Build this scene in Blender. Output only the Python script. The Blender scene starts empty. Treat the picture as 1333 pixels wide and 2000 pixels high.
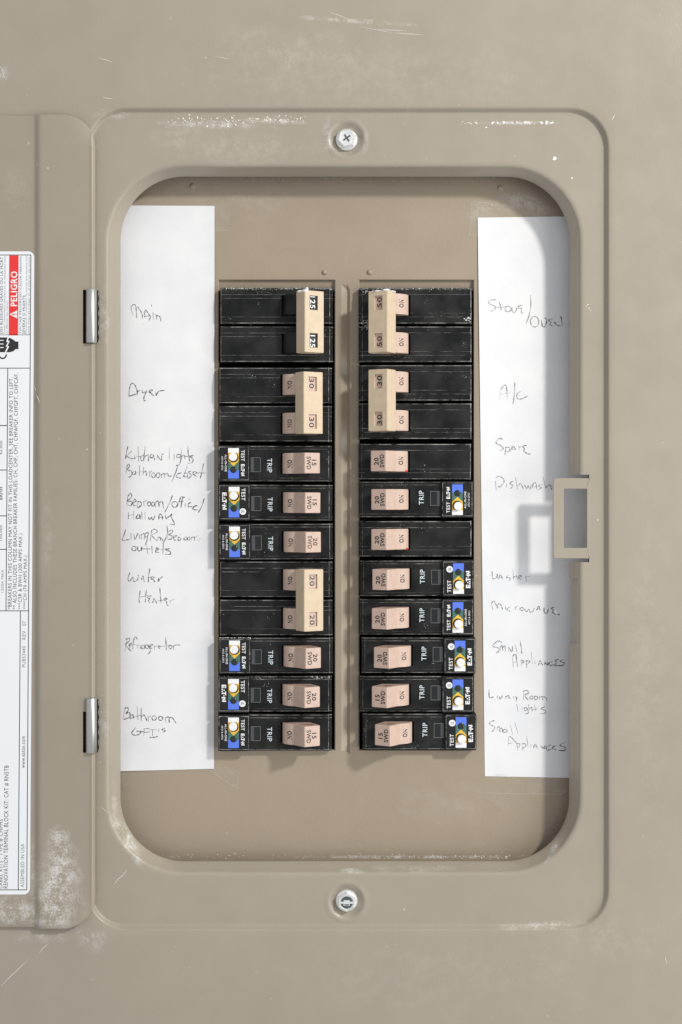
import bpy, bmesh, math, random
from mathutils import Vector
random.seed(7)
SC = bpy.context.scene
COL = SC.collection
# ------------------------------------------------------------------ camera
F, D, Z0 = 2626.0, 650.0, 1.5          # focal length in photo pixels, camera distance (mm), height of the lens (m)
FX, FY = 667.0, 975.0                   # where the lens axis meets the panel
cam = bpy.data.cameras.new('camera'); co = bpy.data.objects.new('camera', cam); COL.objects.link(co)
co.location = (0, -D*.001, Z0); co.rotation_euler = (math.pi/2, 0, 0)
cam.sensor_fit = 'VERTICAL'; cam.sensor_height = 36; cam.lens = F/2000*36
cam.shift_y = -25/2000; cam.clip_start = .01; cam.clip_end = 50
SC.camera = co
# ------------------------------------------------------------------ light
W = bpy.data.worlds.new('World'); SC.world = W; W.use_nodes = True
bg = W.node_tree.nodes['Background']; bg.inputs[0].default_value = (.97, .98, 1, 1); bg.inputs[1].default_value = .57
def area(name, loc, size, power, color, sy=None):
    l = bpy.data.lights.new(name, 'AREA'); l.energy = power; l.color = color; l.size = size
    if sy: l.shape = 'RECTANGLE'; l.size_y = sy
    o = bpy.data.objects.new(name, l); COL.objects.link(o); o.location = loc
    o.rotation_euler = (Vector((0, 0, Z0)) - Vector(loc)).to_track_quat('-Z', 'Y').to_euler()
area('key_lamp', (.96, -.98, Z0+.77), .12, 17.2, (1, .97, .92))
area('fill_lamp', (.85, -.60, Z0-.16), .6, 4.3, (1, .99, .97), .7)
SC.view_settings.view_transform = 'Standard'; SC.view_settings.look = 'None'
SC.view_settings.exposure = 0; SC.view_settings.gamma = 1
SC.render.engine = 'CYCLES'
# ------------------------------------------------------------------ helpers
def P(px, py, h): d = D-h; return ((px-FX)*d/F, (FY-py)*d/F, h)       # photo pixel on the plane h mm in front of the frame
def V(x, z, h): return (x*.001, -h*.001, z*.001)
def Q(px, py, h): return V(*[P(px, py, h)[i] for i in (0, 1, 2)])
def setp(o, label=None, cat=None, group=None, kind=None):
    if label: o['label'] = label
    if cat: o['category'] = cat
    if group: o['group'] = group
    if kind: o['kind'] = kind
    return o
def empty(name, loc, label, cat, group=None, rot=None):
    o = bpy.data.objects.new(name, None); COL.objects.link(o); o.location = loc; o.empty_display_size = .01
    if rot: o.rotation_euler = rot
    return setp(o, label, cat, group)
class MB:
    def __init__(s): s.v = []; s.f = []; s.m = []
    def add(s, vs, fs, m=0):
        n = len(s.v); s.v += [tuple(v) for v in vs]
        for f in fs: s.f.append([i+n for i in f]); s.m.append(m)
    def quad(s, a, b, c, d, m=0): s.add([a, b, c, d], [(0, 1, 2, 3)], m)
    def box(s, x0, x1, z0, z1, h0, h1, m=0):
        s.add([V(x, z, h) for h in (h0, h1) for (x, z) in ((x0, z0), (x1, z0), (x1, z1), (x0, z1))],
              [(0, 3, 2, 1), (4, 5, 6, 7), (0, 1, 5, 4), (1, 2, 6, 5), (2, 3, 7, 6), (3, 0, 4, 7)], m)
    def disc(s, cx, cz, r, h, m=0, n=28):
        s.add([V(cx+r*math.cos(a*2*math.pi/n), cz+r*math.sin(a*2*math.pi/n), h) for a in range(n)], [list(range(n))], m)
    def lathe(s, cx, cz, prof, m=0, n=28):     # prof: (r,h) from outside in; closes with a cap
        vs = [V(cx+r*math.cos(a*2*math.pi/n), cz+r*math.sin(a*2*math.pi/n), h) for r, h in prof for a in range(n)]
        fs = [(k*n+a, k*n+(a+1) % n, (k+1)*n+(a+1) % n, (k+1)*n+a) for k in range(len(prof)-1) for a in range(n)]
        fs.append([(len(prof)-1)*n+a for a in range(n)]); s.add(vs, fs, m)
    def mesh(s, name, mats, smooth=False):
        me = bpy.data.meshes.new(name); me.from_pydata(s.v, [], s.f)
        for m in mats: me.materials.append(m)
        me.polygons.foreach_set('material_index', s.m)
        bm = bmesh.new(); bm.from_mesh(me); bmesh.ops.recalc_face_normals(bm, faces=bm.faces) if not getattr(s, 'keep', False) else None
        bm.to_mesh(me); bm.free()
        if smooth: me.polygons.foreach_set('use_smooth', [True]*len(me.polygons))
        me.update(); return me
    def build(s, name, mats, parent=None, smooth=False): return link(name, s.mesh(name, mats, smooth), parent)
def link(name, me, parent=None):
    o = bpy.data.objects.new(name, me); COL.objects.link(o)
    if parent: o.parent = parent
    return o
_tc = {}
def text2d(s, off=0.0):
    """flat lettering from the built-in font, scaled to a unit box centred on 0"""
    k = (s, off)
    if k in _tc: return _tc[k]
    c = bpy.data.curves.new('t', 'FONT'); c.body = s; c.size = 1; c.space_character = 1.1; c.offset = off; c.resolution_u = 3; c.fill_mode = 'FRONT'
    o = bpy.data.objects.new('t', c); COL.objects.link(o)
    bpy.context.view_layer.update()
    me = bpy.data.meshes.new_from_object(o.evaluated_get(bpy.context.evaluated_depsgraph_get()))
    vs = [(v.co.x, v.co.y) for v in me.vertices]; fs = [list(p.vertices) for p in me.polygons]
    bpy.data.objects.remove(o); bpy.data.curves.remove(c); bpy.data.meshes.remove(me)
    x0, x1 = min(v[0] for v in vs), max(v[0] for v in vs); y0, y1 = min(v[1] for v in vs), max(v[1] for v in vs)
    vs = [((x-x0)/(x1-x0)-.5, (y-y0)/(y1-y0)-.5) for x, y in vs]
    _tc[k] = (vs, fs); return _tc[k]
def ltext(mb, s, cx, cv, length, height, hf, m=0, off=0.0):   # on a breaker: reads towards +v, letters' tops towards -x
    vs, fs = text2d(s, off)
    out = []
    for a, b in vs:
        x, v = cx-b*height, cv+a*length
        out.append(V(x, v, hf(x) if callable(hf) else hf))
    mb.add(out, fs, m)
def ptext(mb, s, x0, x1, y0, y1, h, m=0, off=0.0):             # on the door label: photo pixels, reads upwards
    vs, fs = text2d(s, off)
    cx, cy = (x0+x1)/2, (y0+y1)/2
    mb.add([Q(cx-b*(x1-x0)-(-a)*(y1-y0)*.0065, cy-a*(y1-y0), h) for a, b in vs], fs, m)
# ------------------------------------------------------------------ materials
def mat(name, col, rough=.5, metal=0, spec=.5):
    m = bpy.data.materials.new(name); m.use_nodes = True; b = m.node_tree.nodes['Principled BSDF']
    b.inputs['Base Color'].default_value = (*col, 1); b.inputs['Roughness'].default_value = rough
    b.inputs['Metallic'].default_value = metal; b.inputs['Specular IOR Level'].default_value = spec
    return m
class N:
    def __init__(s, m): s.nt = m.node_tree; s.b = s.nt.nodes['Principled BSDF']
    def n(s, t, **k):
        x = s.nt.nodes.new(t)
        for a, b in k.items(): setattr(x, a, b)
        return x
    def l(s, a, b): s.nt.links.new(a, b)
    def coord(s): return s.n('ShaderNodeTexCoord').outputs['Object']
    def noise(s, scale, detail=2, vec=None, rough=.5):
        x = s.n('ShaderNodeTexNoise'); x.inputs['Scale'].default_value = scale; x.inputs['Detail'].default_value = detail; x.inputs['Roughness'].default_value = rough
        if vec is not None: s.l(vec, x.inputs['Vector'])
        return x.outputs['Fac']
    def ramp(s, fac, a, b, ca=0, cb=1):
        x = s.n('ShaderNodeMapRange'); x.inputs[1].default_value = a; x.inputs[2].default_value = b; x.inputs[3].default_value = ca; x.inputs[4].default_value = cb
        s.l(fac, x.inputs[0]); return x.outputs[0]
    def math(s, op, a, b=None):
        x = s.n('ShaderNodeMath', operation=op)
        for i, q in enumerate((a, b)):
            if q is None: continue
            if isinstance(q, (int, float)): x.inputs[i].default_value = q
            else: s.l(q, x.inputs[i])
        return x.outputs[0]
    def mix(s, f, a, b):
        x = s.n('ShaderNodeMix', data_type='RGBA')
        s.l(f, x.inputs[0]) if not isinstance(f, (int, float)) else setattr(x.inputs[0], 'default_value', f)
        for i, q in ((6, a), (7, b)):
            if isinstance(q, tuple): x.inputs[i].default_value = (*q, 1)
            else: s.l(q, x.inputs[i])
        return x.outputs[2]
    def bump(s, h, strength, dist):
        x = s.n('ShaderNodeBump'); x.inputs['Strength'].default_value = strength; x.inputs['Distance'].default_value = dist
        s.l(h, x.inputs['Height']); s.l(x.outputs[0], s.b.inputs['Normal'])
def taupe(name, dust, col=(.362, .321, .259), scratches=False, peel=.35, h=2.5):
    m = mat(name, col, .42, 0, .45); g = N(m); c = g.coord()
    big = g.noise(9, 3, c); fine = g.noise(750, 3, c); mott = g.noise(60, 5, c)
    k = tuple(q*.95 for q in col); k2 = (col[0]*1.03, col[1]*1.03, col[2]*1.02)
    base = g.mix(g.ramp(g.math('ADD', big, g.math('MULTIPLY', mott, .5)), .55, .95), k, k2)
    # sparse pale specks all over
    vor = g.n('ShaderNodeTexVoronoi'); vor.inputs['Scale'].default_value = 170; g.l(c, vor.inputs['Vector'])
    sp = g.math('MULTIPLY', g.ramp(vor.outputs['Distance'], .10, .04), g.ramp(g.noise(45, 2, c), .60, .68))
    mask = g.math('MULTIPLY', sp, .55)
    if scratches:
        for rot, off, th in ((.7, 0, .012), (-.45, 3.3, .010), (1.4, 7.7, .009)):
            mp = g.n('ShaderNodeMapping'); mp.inputs['Rotation'].default_value = (0, rot, 0); mp.inputs['Location'].default_value = (off, 0, off)
            mp.inputs['Scale'].default_value = (260, 1, 14); g.l(c, mp.inputs[0])
            nz = g.noise(1.0, 1, mp.outputs[0])
            line = g.ramp(g.math('ABSOLUTE', g.math('SUBTRACT', nz, .5)), th, 0)
            gate = g.ramp(g.noise(16+off, 2, mp.outputs[0] if False else c), .64, .69)
            mask = g.math('MAXIMUM', mask, g.math('MULTIPLY', g.math('MULTIPLY', line, gate), .5))
    for (px, py, rx, ry, st, sc, ang) in dust:
        x, z, _ = P(px, py, h)
        mp = g.n('ShaderNodeMapping', vector_type='TEXTURE'); mp.inputs['Location'].default_value = (x*.001, 0, z*.001)
        mp.inputs['Rotation'].default_value = (0, math.radians(ang), 0); mp.inputs['Scale'].default_value = (rx*.00025, 1, ry*.00025)
        g.l(c, mp.inputs[0])
        sep = g.n('ShaderNodeSeparateXYZ'); g.l(mp.outputs[0], sep.inputs[0])
        r = g.math('SQRT', g.math('ADD', g.math('POWER', g.math('ABSOLUTE', sep.outputs[0]), 2.0), g.math('POWER', g.math('ABSOLUTE', sep.outputs[2]), 2.0)))
        fall = g.ramp(g.math('ADD', r, g.math('MULTIPLY', g.math('SUBTRACT', g.noise(110, 3, c), .5), 1.3)), 1.0, .25)
        fall = g.math('MULTIPLY', fall, g.ramp(r, 1.35, 1.0))
        nz = g.ramp(g.math('ADD', g.math('MULTIPLY', g.noise(sc*2.6, 5, c, .75), .55), g.math('MULTIPLY', g.noise(sc*.45, 3, c, .6), .45)), .45, .60)
        mask = g.math('MAXIMUM', mask, g.math('MULTIPLY', g.math('MULTIPLY', fall, nz), st))
    g.l(g.mix(mask, base, (.74, .73, .70)), g.b.inputs['Base Color'])
    g.l(g.math('ADD', g.ramp(mott, .3, .7, .26, .40), g.math('MULTIPLY', mask, .3)), g.b.inputs['Roughness'])
    g.bump(g.math('ADD', g.math('MULTIPLY', fine, .45), g.math('ADD', g.math('MULTIPLY', mott, .8), g.math('MULTIPLY', big, 3.0))), peel*1.3, .0002)
    return m
M = {}
M['cover'] = taupe('taupe_paint_cover', [
    (410, 243, 110, 9, .6, 420, 2), (530, 236, 80, 7, .7, 420, 3), (360, 270, 70, 30, .2, 500, 0), (1010, 240, 90, 4, .8, 300, 0),
    (600, 110, 200, 60, .16, 500, 8), (700, 45, 130, 6, .5, 200, 4), (243, 1638, 11, 66, .85, 300, -33), (221, 1580, 7, 60, .3, 300, -3),
    (1085, 1662, 30, 5, .8, 300, -52), (1060, 1806, 100, 8, .55, 300, -3), (690, 1703, 30, 5, .7, 300, 3), (800, 1700, 90, 6, .35, 300, 0),
    (180, 1835, 35, 30, .4, 400, 0), (90, 1828, 60, 14, .4, 400, 0), (700, 150, 420, 90, .10, 600, 0), (470, 290, 160, 40, .18, 600, 0),
    (1260, 1300, 60, 400, .07, 500, 0), (205, 620, 12, 60, .35, 500, 0), (205, 1420, 12, 60, .35, 500, 0), (10, 150, 14, 20, .4, 300, 0),
    (230, 225, 40, 9, .35, 300, 0), (640, 265, 10, 40, .45, 300, 0), (715, 280, 8, 26, .4, 300, 0), (1180, 1830, 130, 50, .10, 400, 0),
    (850, 1900, 380, 90, .06, 500, 0), (900, 1650, 180, 20, .12, 400, 0), (195, 225, 22, 6, .3, 300, -30)], h=0)
M['door'] = taupe('taupe_paint_door', col=(.345, .302, .238), dust=[
    (118, 1655, 30, 50, .85, 420, 8), (110, 1735, 50, 95, .85, 420, 8), (110, 1775, 60, 45, .7, 420, 0), (30, 1778, 70, 30, .7, 420, 0),
    (100, 1800, 70, 12, .7, 420, 0), (62, 1700, 12, 90, .3, 420, 0), (30, 370, 40, 60, .15, 500, 0), (95, 1050, 12, 110, .16, 500, 0)], h=6)
M['front'] = taupe('taupe_paint_dead_front', [
    (1020, 400, 70, 22, .45, 260, 8), (900, 1560, 150, 60, .08, 300, 0), (800, 1674, 240, 4, .8, 300, 0), (330, 1674, 60, 4, .4, 300, 0),
    (480, 395, 120, 40, .10, 300, 0), (940, 415, 50, 30, .2, 260, 0)], col=(.36, .295, .222), scratches=False, peel=.6, h=-18)
def black_plastic(name, wear=0.0, rough=.42):
    m = mat(name, (.018, .019, .020), rough, 0, .22); g = N(m); c = g.coord()
    oi = g.n('ShaderNodeObjectInfo').outputs['Random']
    vm = g.n('ShaderNodeVectorMath', operation='ADD'); g.l(c, vm.inputs[0]); g.l(oi, vm.inputs[1]); c = vm.outputs[0]
    haze_ = g.ramp(g.noise(90, 4, c), .35, .75)
    base = g.mix(haze_, (.008, .0085, .009), (.027, .027, .0272))
    vor = g.n('ShaderNodeTexVoronoi'); vor.inputs['Scale'].default_value = 900; g.l(c, vor.inputs['Vector'])
    sp = g.math('MULTIPLY', g.ramp(vor.outputs['Distance'], .22, .12), g.ramp(g.noise(150, 2, c), .62, .70))
    mask = g.math('MULTIPLY', sp, .6)
    if wear:
        mp = g.n('ShaderNodeMapping'); mp.inputs['Scale'].default_value = (150, 400, 400); g.l(c, mp.inputs[0])
        mask = g.math('MAXIMUM', mask, g.math('MULTIPLY', g.ramp(g.noise(1, 5, mp.outputs[0], .75), .40, .66), wear))
    g.l(g.mix(mask, base, (.55, .54, .52)), g.b.inputs['Base Color'])
    g.l(g.ramp(haze_, 0, 1, rough-.1, rough+.12), g.b.inputs['Roughness'])
    g.bump(g.noise(1500, 2, c), .15, .0001)
    return m
M['black'] = black_plastic('black_plastic'); M['worn'] = black_plastic('black_plastic_worn_edge', .85)
M['dusty'] = black_plastic('black_plastic_dusty_edge', 1.0)
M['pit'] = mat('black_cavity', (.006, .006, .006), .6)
M['gloss'] = mat('clear_smoked_plastic', (.012, .014, .015), .12)
M['winedge'] = mat('window_edge', (.22, .23, .23), .3); M['winface'] = mat('window_inner_face', (.07, .075, .08), .25)
def plastic(name, col, grime):
    m = mat(name, col, .45, 0, .4); g = N(m); c = g.coord()
    oi = g.n('ShaderNodeObjectInfo').outputs['Random']
    vm = g.n('ShaderNodeVectorMath', operation='ADD'); g.l(c, vm.inputs[0]); g.l(oi, vm.inputs[1]); c = vm.outputs[0]
    f = g.ramp(g.noise(300, 4, c), .35, .75)
    b1 = g.mix(f, col, tuple(q*.9 for q in col))
    g.l(g.mix(g.ramp(g.noise(420, 5, c, .8), .63, .72, 0, .55), b1, grime), g.b.inputs['Base Color'])
    g.bump(g.noise(1200, 2, c), .12, .0001); return m
M['pink'] = plastic('pinkish_beige_plastic', (.60, .445, .365), (.32, .17, .12))
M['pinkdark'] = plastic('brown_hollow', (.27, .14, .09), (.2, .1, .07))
M['beige'] = plastic('cream_beige_plastic', (.64, .515, .365), (.45, .33, .22))
M['paper'] = mat('white_paper', (.80, .81, .83), .85, 0, .1)
g = N(M['paper']); c = g.coord(); g.l(g.mix(g.ramp(g.noise(60, 4, c), .3, .7), (.77, .78, .805), (.83, .835, .845)), g.b.inputs['Base Color'])
g.bump(g.math('ADD', g.noise(35, 3, c), g.math('MULTIPLY', g.noise(900, 3, c), .05)), .6, .0008)
M['sticker'] = mat('label_stock', (.83, .86, .89), .35)
M['ink'] = mat('black_ink', (.02, .02, .022), .5)
M['greyink'] = mat('grey_ink', (.16, .165, .17), .5)
M['brownink'] = mat('brown_ink', (.09, .05, .02), .5)
M['red'] = mat('red_print', (.80, .035, .035), .4)
M['white'] = mat('white_print', (.85, .86, .86), .45)
M['palewhite'] = mat('pale_blue_white_print', (.68, .77, .82), .5)
M['button'] = mat('white_button', (.86, .86, .86), .3)
M['blue'] = mat('blue_print', (.10, .20, .80), .4); M['green'] = mat('green_print', (.07, .16, .13), .4); M['yellow'] = mat('yellow_print', (.83, .50, .04), .4)
M['stblack'] = mat('sticker_black', (.008, .008, .009), .28)
M['led'] = mat('dark_lens', (.02, .028, .026), .15)
M['redfleck'] = mat('red_plastic', (.7, .03, .02), .4)
M['metal'] = mat('zinc_metal', (.93, .95, .95), .24, .7)
g = N(M['metal']); c = g.coord(); g.l(g.ramp(g.noise(500, 4, c), .3, .7, .24, .42), g.b.inputs['Roughness']); g.bump(g.noise(300, 3, c), .12, .0005)
M['steel'] = mat('hinge_steel', (.58, .59, .58), .38, 1)
M['recessdark'] = mat('screw_recess_shade', (.10, .12, .12), .35, .5)  # darker tone paints the shade inside the drive recess
M['gapshade'] = mat('hinge_gap_shade', (.022, .018, .015), .5)  # near-black colour carries the shade of the slot round the hinge barrel
M['plaster'] = mat('white_plaster', (.86, .85, .83), .9)
def pencil(name, col, cover):
    col = tuple(q*.75 for q in col)
    m = mat(name, col, .7); g = N(m); c = g.coord(); g.l(g.ramp(g.noise(1800, 3, c, .7), .30, .60, cover*.35, cover), g.b.inputs['Alpha']); return m
M['pencil'] = pencil('pencil', (.10, .10, .11), .95); M['pencil_mid'] = pencil('pencil_soft', (.17, .17, .18), .8); M['pencil_faint'] = pencil('pencil_faint', (.25, .25, .26), .72)
m = M['tape'] = mat('clear_tape', (.68, .64, .56), .12); g = N(m); g.l(g.ramp(g.noise(160, 4, g.coord()), .4, .75, .02, .22), g.b.inputs['Alpha'])
M['tapeedge'] = mat('tape_edge', (.70, .68, .62), .3); M['tapeedge'].node_tree.nodes['Principled BSDF'].inputs['Alpha'].default_value = .3
M['wall'] = mat('wall_paint', (.62, .60, .56), .8)
# ------------------------------------------------------------------ wall behind the panel
w = MB(); w.quad((-2, .012, Z0-1.5), (2, .012, Z0-1.5), (2, .012, Z0+1.2), (-2, .012, Z0+1.2))
# recess for the box is hidden by the cover; wall opening left as a ring
w = MB()
xi, zt, zb, R = .185, .265, -.275, 2.0
for a, b, c_, d in (((-R, -R), (-xi, -R), (-xi, R), (-R, R)), ((xi, -R), (R, -R), (R, R), (xi, R)), ((-xi, zt), (xi, zt), (xi, R), (-xi, R)), ((-xi, -R), (xi, -R), (xi, zb), (-xi, zb))):
    w.quad(*[(q[0], .010, q[1]) for q in (a, b, c_, d)])
wall = w.build('wall', [M['wall']]); wall.location = (0, 0, Z0); setp(wall, kind='structure')
# ------------------------------------------------------------------ the panel
panel = empty('breaker_panel', (0, 0, Z0), 'taupe steel electrical panel with open door, rounded opening round two columns of black breakers', 'electrical panel')
XC0, XC1, YC0, YC1 = 372, 976, 480, 1548      # straight part shared by every ring
def lin(a, b, step): n = max(1, int(abs(b-a)/step)); return [a+(b-a)*i/n for i in range(n)]
ys = sorted(set([round(y, 2) for y in lin(YC0, YC1, 6)]+[915, 925, 927, 935, 1088, 1097, 1099, 1128, 1131, 1255, 1258]))
xs = [round(x, 2) for x in lin(XC0, XC1, 3)]
NC = 36
def corner(p0, p1, l, t, r_, sgnx):
    """path from p0 to p1 round a corner of radius r_ lying at (l,t)"""
    (x0, y0), (x1, y1) = p0, p1                                   # one end runs vertically, the other horizontally
    vert_first = abs(x0-l) < 1e-6
    cx = l+(r_ if x1+x0 > 2*l else -r_); cy = t+(r_ if y0+y1 > 2*t else -r_)
    pts = []
    a = (l, cy); b = (cx, t)
    arc = [(cx+(l-cx)*math.cos(u)+0*0, cy+(t-cy)*math.sin(u)) for u in [i*math.pi/2/24 for i in range(25)]]
    path = ([p0]+arc+[p1]) if vert_first else ([p0]+arc[::-1]+[p1])
    ln = [0]
    for i in range(1, len(path)): ln.append(ln[-1]+math.dist(path[i], path[i-1]))
    out = []
    for k in range(1, NC):
        s = ln[-1]*k/NC; i = 1
        while ln[i] < s: i += 1
        f = (s-ln[i-1])/max(1e-9, ln[i]-ln[i-1]); out.append((path[i-1][0]+(path[i][0]-path[i-1][0])*f, path[i-1][1]+(path[i][1]-path[i-1][1])*f))
    return out
def ring(l, t, r, b, rad):
    pts = [(x, t) for x in xs]+[(XC1, t)]
    pts += corner((XC1, t), (r, YC0), r, t, rad, 1)
    pts += [(r, y) for y in ys+[YC1]]
    pts += corner((r, YC1), (XC1, b), r, b, rad, 1)
    pts += [(x, b) for x in [XC1]+xs[::-1]]
    pts += corner((XC0, b), (l, YC1), l, b, rad, 1)
    pts += [(l, y) for y in [YC1]+ys[::-1]]
    pts += corner((l, YC0), (XC0, t), l, t, rad, 1)
    return pts
FR0 = (182, 222, 1179, 1804, 62); FR1 = (205, 317, 1141, 1711, 152)
rings = [((-110, -170, 1450, 2190, 30), -9), ((-110, -170, 1450, 2190, 30), 1.5), ((-106, -166, 1446, 2186, 28), 2.5)]
for f in (.35, .65, .85, .96): rings.append((tuple(a+(b-a)*f for a, b in zip((-106, -166, 1446, 2186, 28), (169, 207, 1193, 1818, 78))), 2.5))
rings += [((169, 207, 1193, 1818, 78), 2.5), ((171.5, 210, 1190.5, 1816, 76), 2.38), ((174, 213, 1188, 1813.5, 74), 1.9), ((178, 218, 1184, 1808.5, 68), .5), ((180, 220, 1181.5, 1806, 65), .1), (FR0, 0)]
nf = 32
for i in range(1, nf+1): rings.append((tuple(a+(b-a)*i/nf for a, b in zip(FR0, FR1)), 0))
rings += [((208.5, 321, 1137.5, 1708, 149), -.15), ((211.5, 324, 1134.5, 1705, 146), -.45), ((214, 326.3, 1132.5, 1702.8, 144), -.9), ((215.5, 328, 1131, 1701.3, 143), -1.5), ((217, 329.5, 1129.8, 1699.5, 141.5), -2.2), ((227, 337.5, 1121, 1690.5, 132.5), -5.2), ((236, 344.5, 1113, 1682.5, 125), -8.0), ((236.5, 345.5, 1112.5, 1681.5, 124.5), -8.5), ((233, 342, 1116, 1685, 127), -8.9)]
SCREWS = [(678, 271), (678, 1761)]
def wob(x, z): return .10*math.sin(x*.031+1.3)*math.cos(z*.023)+.06*math.sin(x*.07+z*.05)
cv = MB(); grid = []
for ri, (spec, h) in enumerate(rings):
    row = []
    for px, py in ring(*spec):
        if ri >= len(rings)-4 and px > 1100 and 1129.5 < py < 1256: px += 5.5           # wider cut-out under the catch
        x, z, _ = P(px, py, h); hh = h
        if 12 < ri < len(rings)-4:
            for sx, sy in SCREWS:
                X, Z, _ = P(sx, sy, 0); r = math.hypot(x-X, z-Z)
                t = min(1, max(0, (8.6-r)/3.2)); t = t*t*(3-2*t); hh -= 2.3*t
                hh += .25*math.exp(-((r-9.2)/1.1)**2)
        if ri > 2: hh += wob(x, z)
        row.append(V(x, z, hh))
    grid.append(row)
n = len(grid[0]); cvv = [p for r in grid for p in r]; fs = []
pts0 = [ring(*s) for s, _ in rings]
for k in range(len(grid)-1):
    for a in range(n):
        b = (a+1) % n
        pa, pb = pts0[k][a], pts0[k][b]; pc = pts0[k+1][a]
        if k >= 13 and pa[0] > 1000 and 926 < min(pa[1], pb[1]) and max(pa[1], pb[1]) < 1098.5 and (pc[0] < 1151 or pa[0] < 1151):
            continue                                                                     # notch for the catch
        fs.append((k*n+a, k*n+b, (k+1)*n+b, (k+1)*n+a))
cv.add(cvv, fs); cv.build('cover', [M['cover']], panel, smooth=True)
# catch plate: a tab with a rectangular window, one with the frame
XJ = min(p[0] for k in range(len(rings)) for p in pts0[k] if p[0] >= 1151 and abs(p[1]-1000) < 6)
ct = MB()
def platecells(mb, xs_, ys_, skip, h, th, m=0):
    for i in range(len(xs_)-1):
        for j in range(len(ys_)-1):
            if (i, j) in skip: continue
            a = [(xs_[i], ys_[j]), (xs_[i+1], ys_[j]), (xs_[i+1], ys_[j+1]), (xs_[i], ys_[j+1])]
            mb.add([Q(x, y, h) for x, y in a]+[Q(x, y, h-th) for x, y in a], [(0, 1, 2, 3), (7, 6, 5, 4)], m)
            for e, (di, dj) in enumerate(((0, -1), (1, 0), (0, 1), (-1, 0))):
                q = (i+di, j+dj)
                if q in skip or not (0 <= q[0] < len(xs_)-1 and 0 <= q[1] < len(ys_)-1):
                    p1, p2 = a[e], a[(e+1) % 4]
                    mb.add([Q(*p1, h), Q(*p2, h), Q(*p2, h-th), Q(*p1, h-th)], [(0, 1, 2, 3)], m)
bx0, bx1, by0, by1 = 1081, XJ+1.5, 934, 1091
bm_ = bmesh.new()
outer = []
for (cx, cy, a0) in ((bx0+6, by0+6, 180), (bx0+6, by1-6, 90)):
    pass
def rpoly(x0, x1, y0, y1, r0, nseg=6, right=0):
    out = []
    for cx, cy, a0, rr in ((x0+r0, y0+r0, 180, r0), (x1-right, y0+right, 270, right), (x1-right, y1-right, 0, right), (x0+r0, y1-r0, 90, r0)):
        for i in range(nseg+1):
            a = math.radians(a0+90*i/nseg); out.append((cx+rr*math.cos(a), cy+rr*math.sin(a)))
    return out
def ringplate(mb, o, i, h, th, bev=.25, m=0):
    """plate between outline o and hole i (same point count), edges eased"""
    def grow(p, k, s):  # shift outline points along their outward normal
        q = []
        for a in range(len(p)):
            x0, y0 = p[a-1]; x1, y1 = p[(a+1) % len(p)]; dx, dy = x1-x0, y1-y0; L = math.hypot(dx, dy) or 1
            q.append((p[a][0]+s*k*dy/L, p[a][1]-s*k*dx/L))
        return q
    k = bev*4
    L = [(o, h-th), (o, h-bev), (grow(o, k, -1), h), (grow(i, k, 1), h), (i, h-bev), (i, h-th)]
    nn = len(o); vs = [Q(x, y, hh) for p, hh in L for x, y in p]
    mb.add(vs, [(q*nn+a, q*nn+(a+1) % nn, (q+1)*nn+(a+1) % nn, (q+1)*nn+a) for q in range(5) for a in range(nn)]+[(5*nn+a, 5*nn+(a+1) % nn, (a+1) % nn, a) for a in range(nn)], m)
ringplate(ct, rpoly(bx0, XJ+1, by0, by1, 6, right=.01), rpoly(1102, 1147, 955, 1070, 1.2, right=1.2), .08, 1.3)
ct.build('catch_plate', [M['cover']], panel)
# ------------------------------------------------------------------ dead front
HF = -18.0
df = MB()
dx = [120, 427, 656, 667.5, 679, 684.5, 701, 927, 1215]; dy = [280, 546, 556, 566, 1460, 1466, 1472, 1760]
def dh(i, j): return HF-(1.25 if i == 4 and j in (3, 4, 5) else 0)
for i in range(len(dx)-1):
    for j in range(len(dy)-1):
        hole = (i in (1, 6)) and 1 <= j <= 4
        if hole: continue
        df.add([Q(dx[a], dy[b], HF-dh(a, b)*0+dh(a, b)-HF) if False else Q(dx[a], dy[b], dh(a, b)) for a, b in ((i, j), (i+1, j), (i+1, j+1), (i, j+1))], [(0, 1, 2, 3)])
for x0, x1 in ((427, 656), (701, 927)):            # folded edges of the two breaker openings
    a = [(x0, 546), (x1, 546), (x1, 1466), (x0, 1466)]; b = [(x0+2, 548), (x1-2, 548), (x1-2, 1464), (x0+2, 1464)]
    for e in range(4):
        f = (e+1) % 4
        df.add([Q(*a[e], HF), Q(*a[f], HF), Q(*b[f], HF-.7), Q(*b[e], HF-.7)], [(0, 1, 2, 3)])
        df.add([Q(*b[e], HF-.7), Q(*b[f], HF-.7), Q(*b[f], HF-6), Q(*b[e], HF-6)], [(0, 1, 2, 3)])
    df.quad(Q(x0+1, 547, HF-1.6), Q(x1-1, 547, HF-1.6), Q(x1-1, 568, HF-2.6), Q(x0+1, 568, HF-2.6))
for bx, by in ((635, 532), (723, 532)):
    x, z, _ = P(bx, by, HF); df.lathe(x, z, [(1.3, HF), (1.15, HF+.5), (.8, HF+.85), (.3, HF+1)], n=12)
for bx, by in ((377, 364), (978, 367)):
    x, z, _ = P(bx, by, HF); df.lathe(x, z, [(1.5, HF), (1.3, HF+.35), (.8, HF+.6), (.3, HF+.65)], n=12)
dfo = df.build('dead_front', [M['front']], panel)
en = MB(); en.quad(V(-185, -275, -60), V(185, -275, -60), V(185, 265, -60), V(-185, 265, -60))
for a, b in (((-185, -275), (185, -275)), ((185, -275), (185, 265)), ((185, 265), (-185, 265)), ((-185, 265), (-185, -275))):
    en.quad(V(*a, -60), V(*b, -60), V(*b, -9), V(*a, -9))
en.build('enclosure', [mat('enclosure_metal', (.06, .055, .05), .6)], panel)
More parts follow.
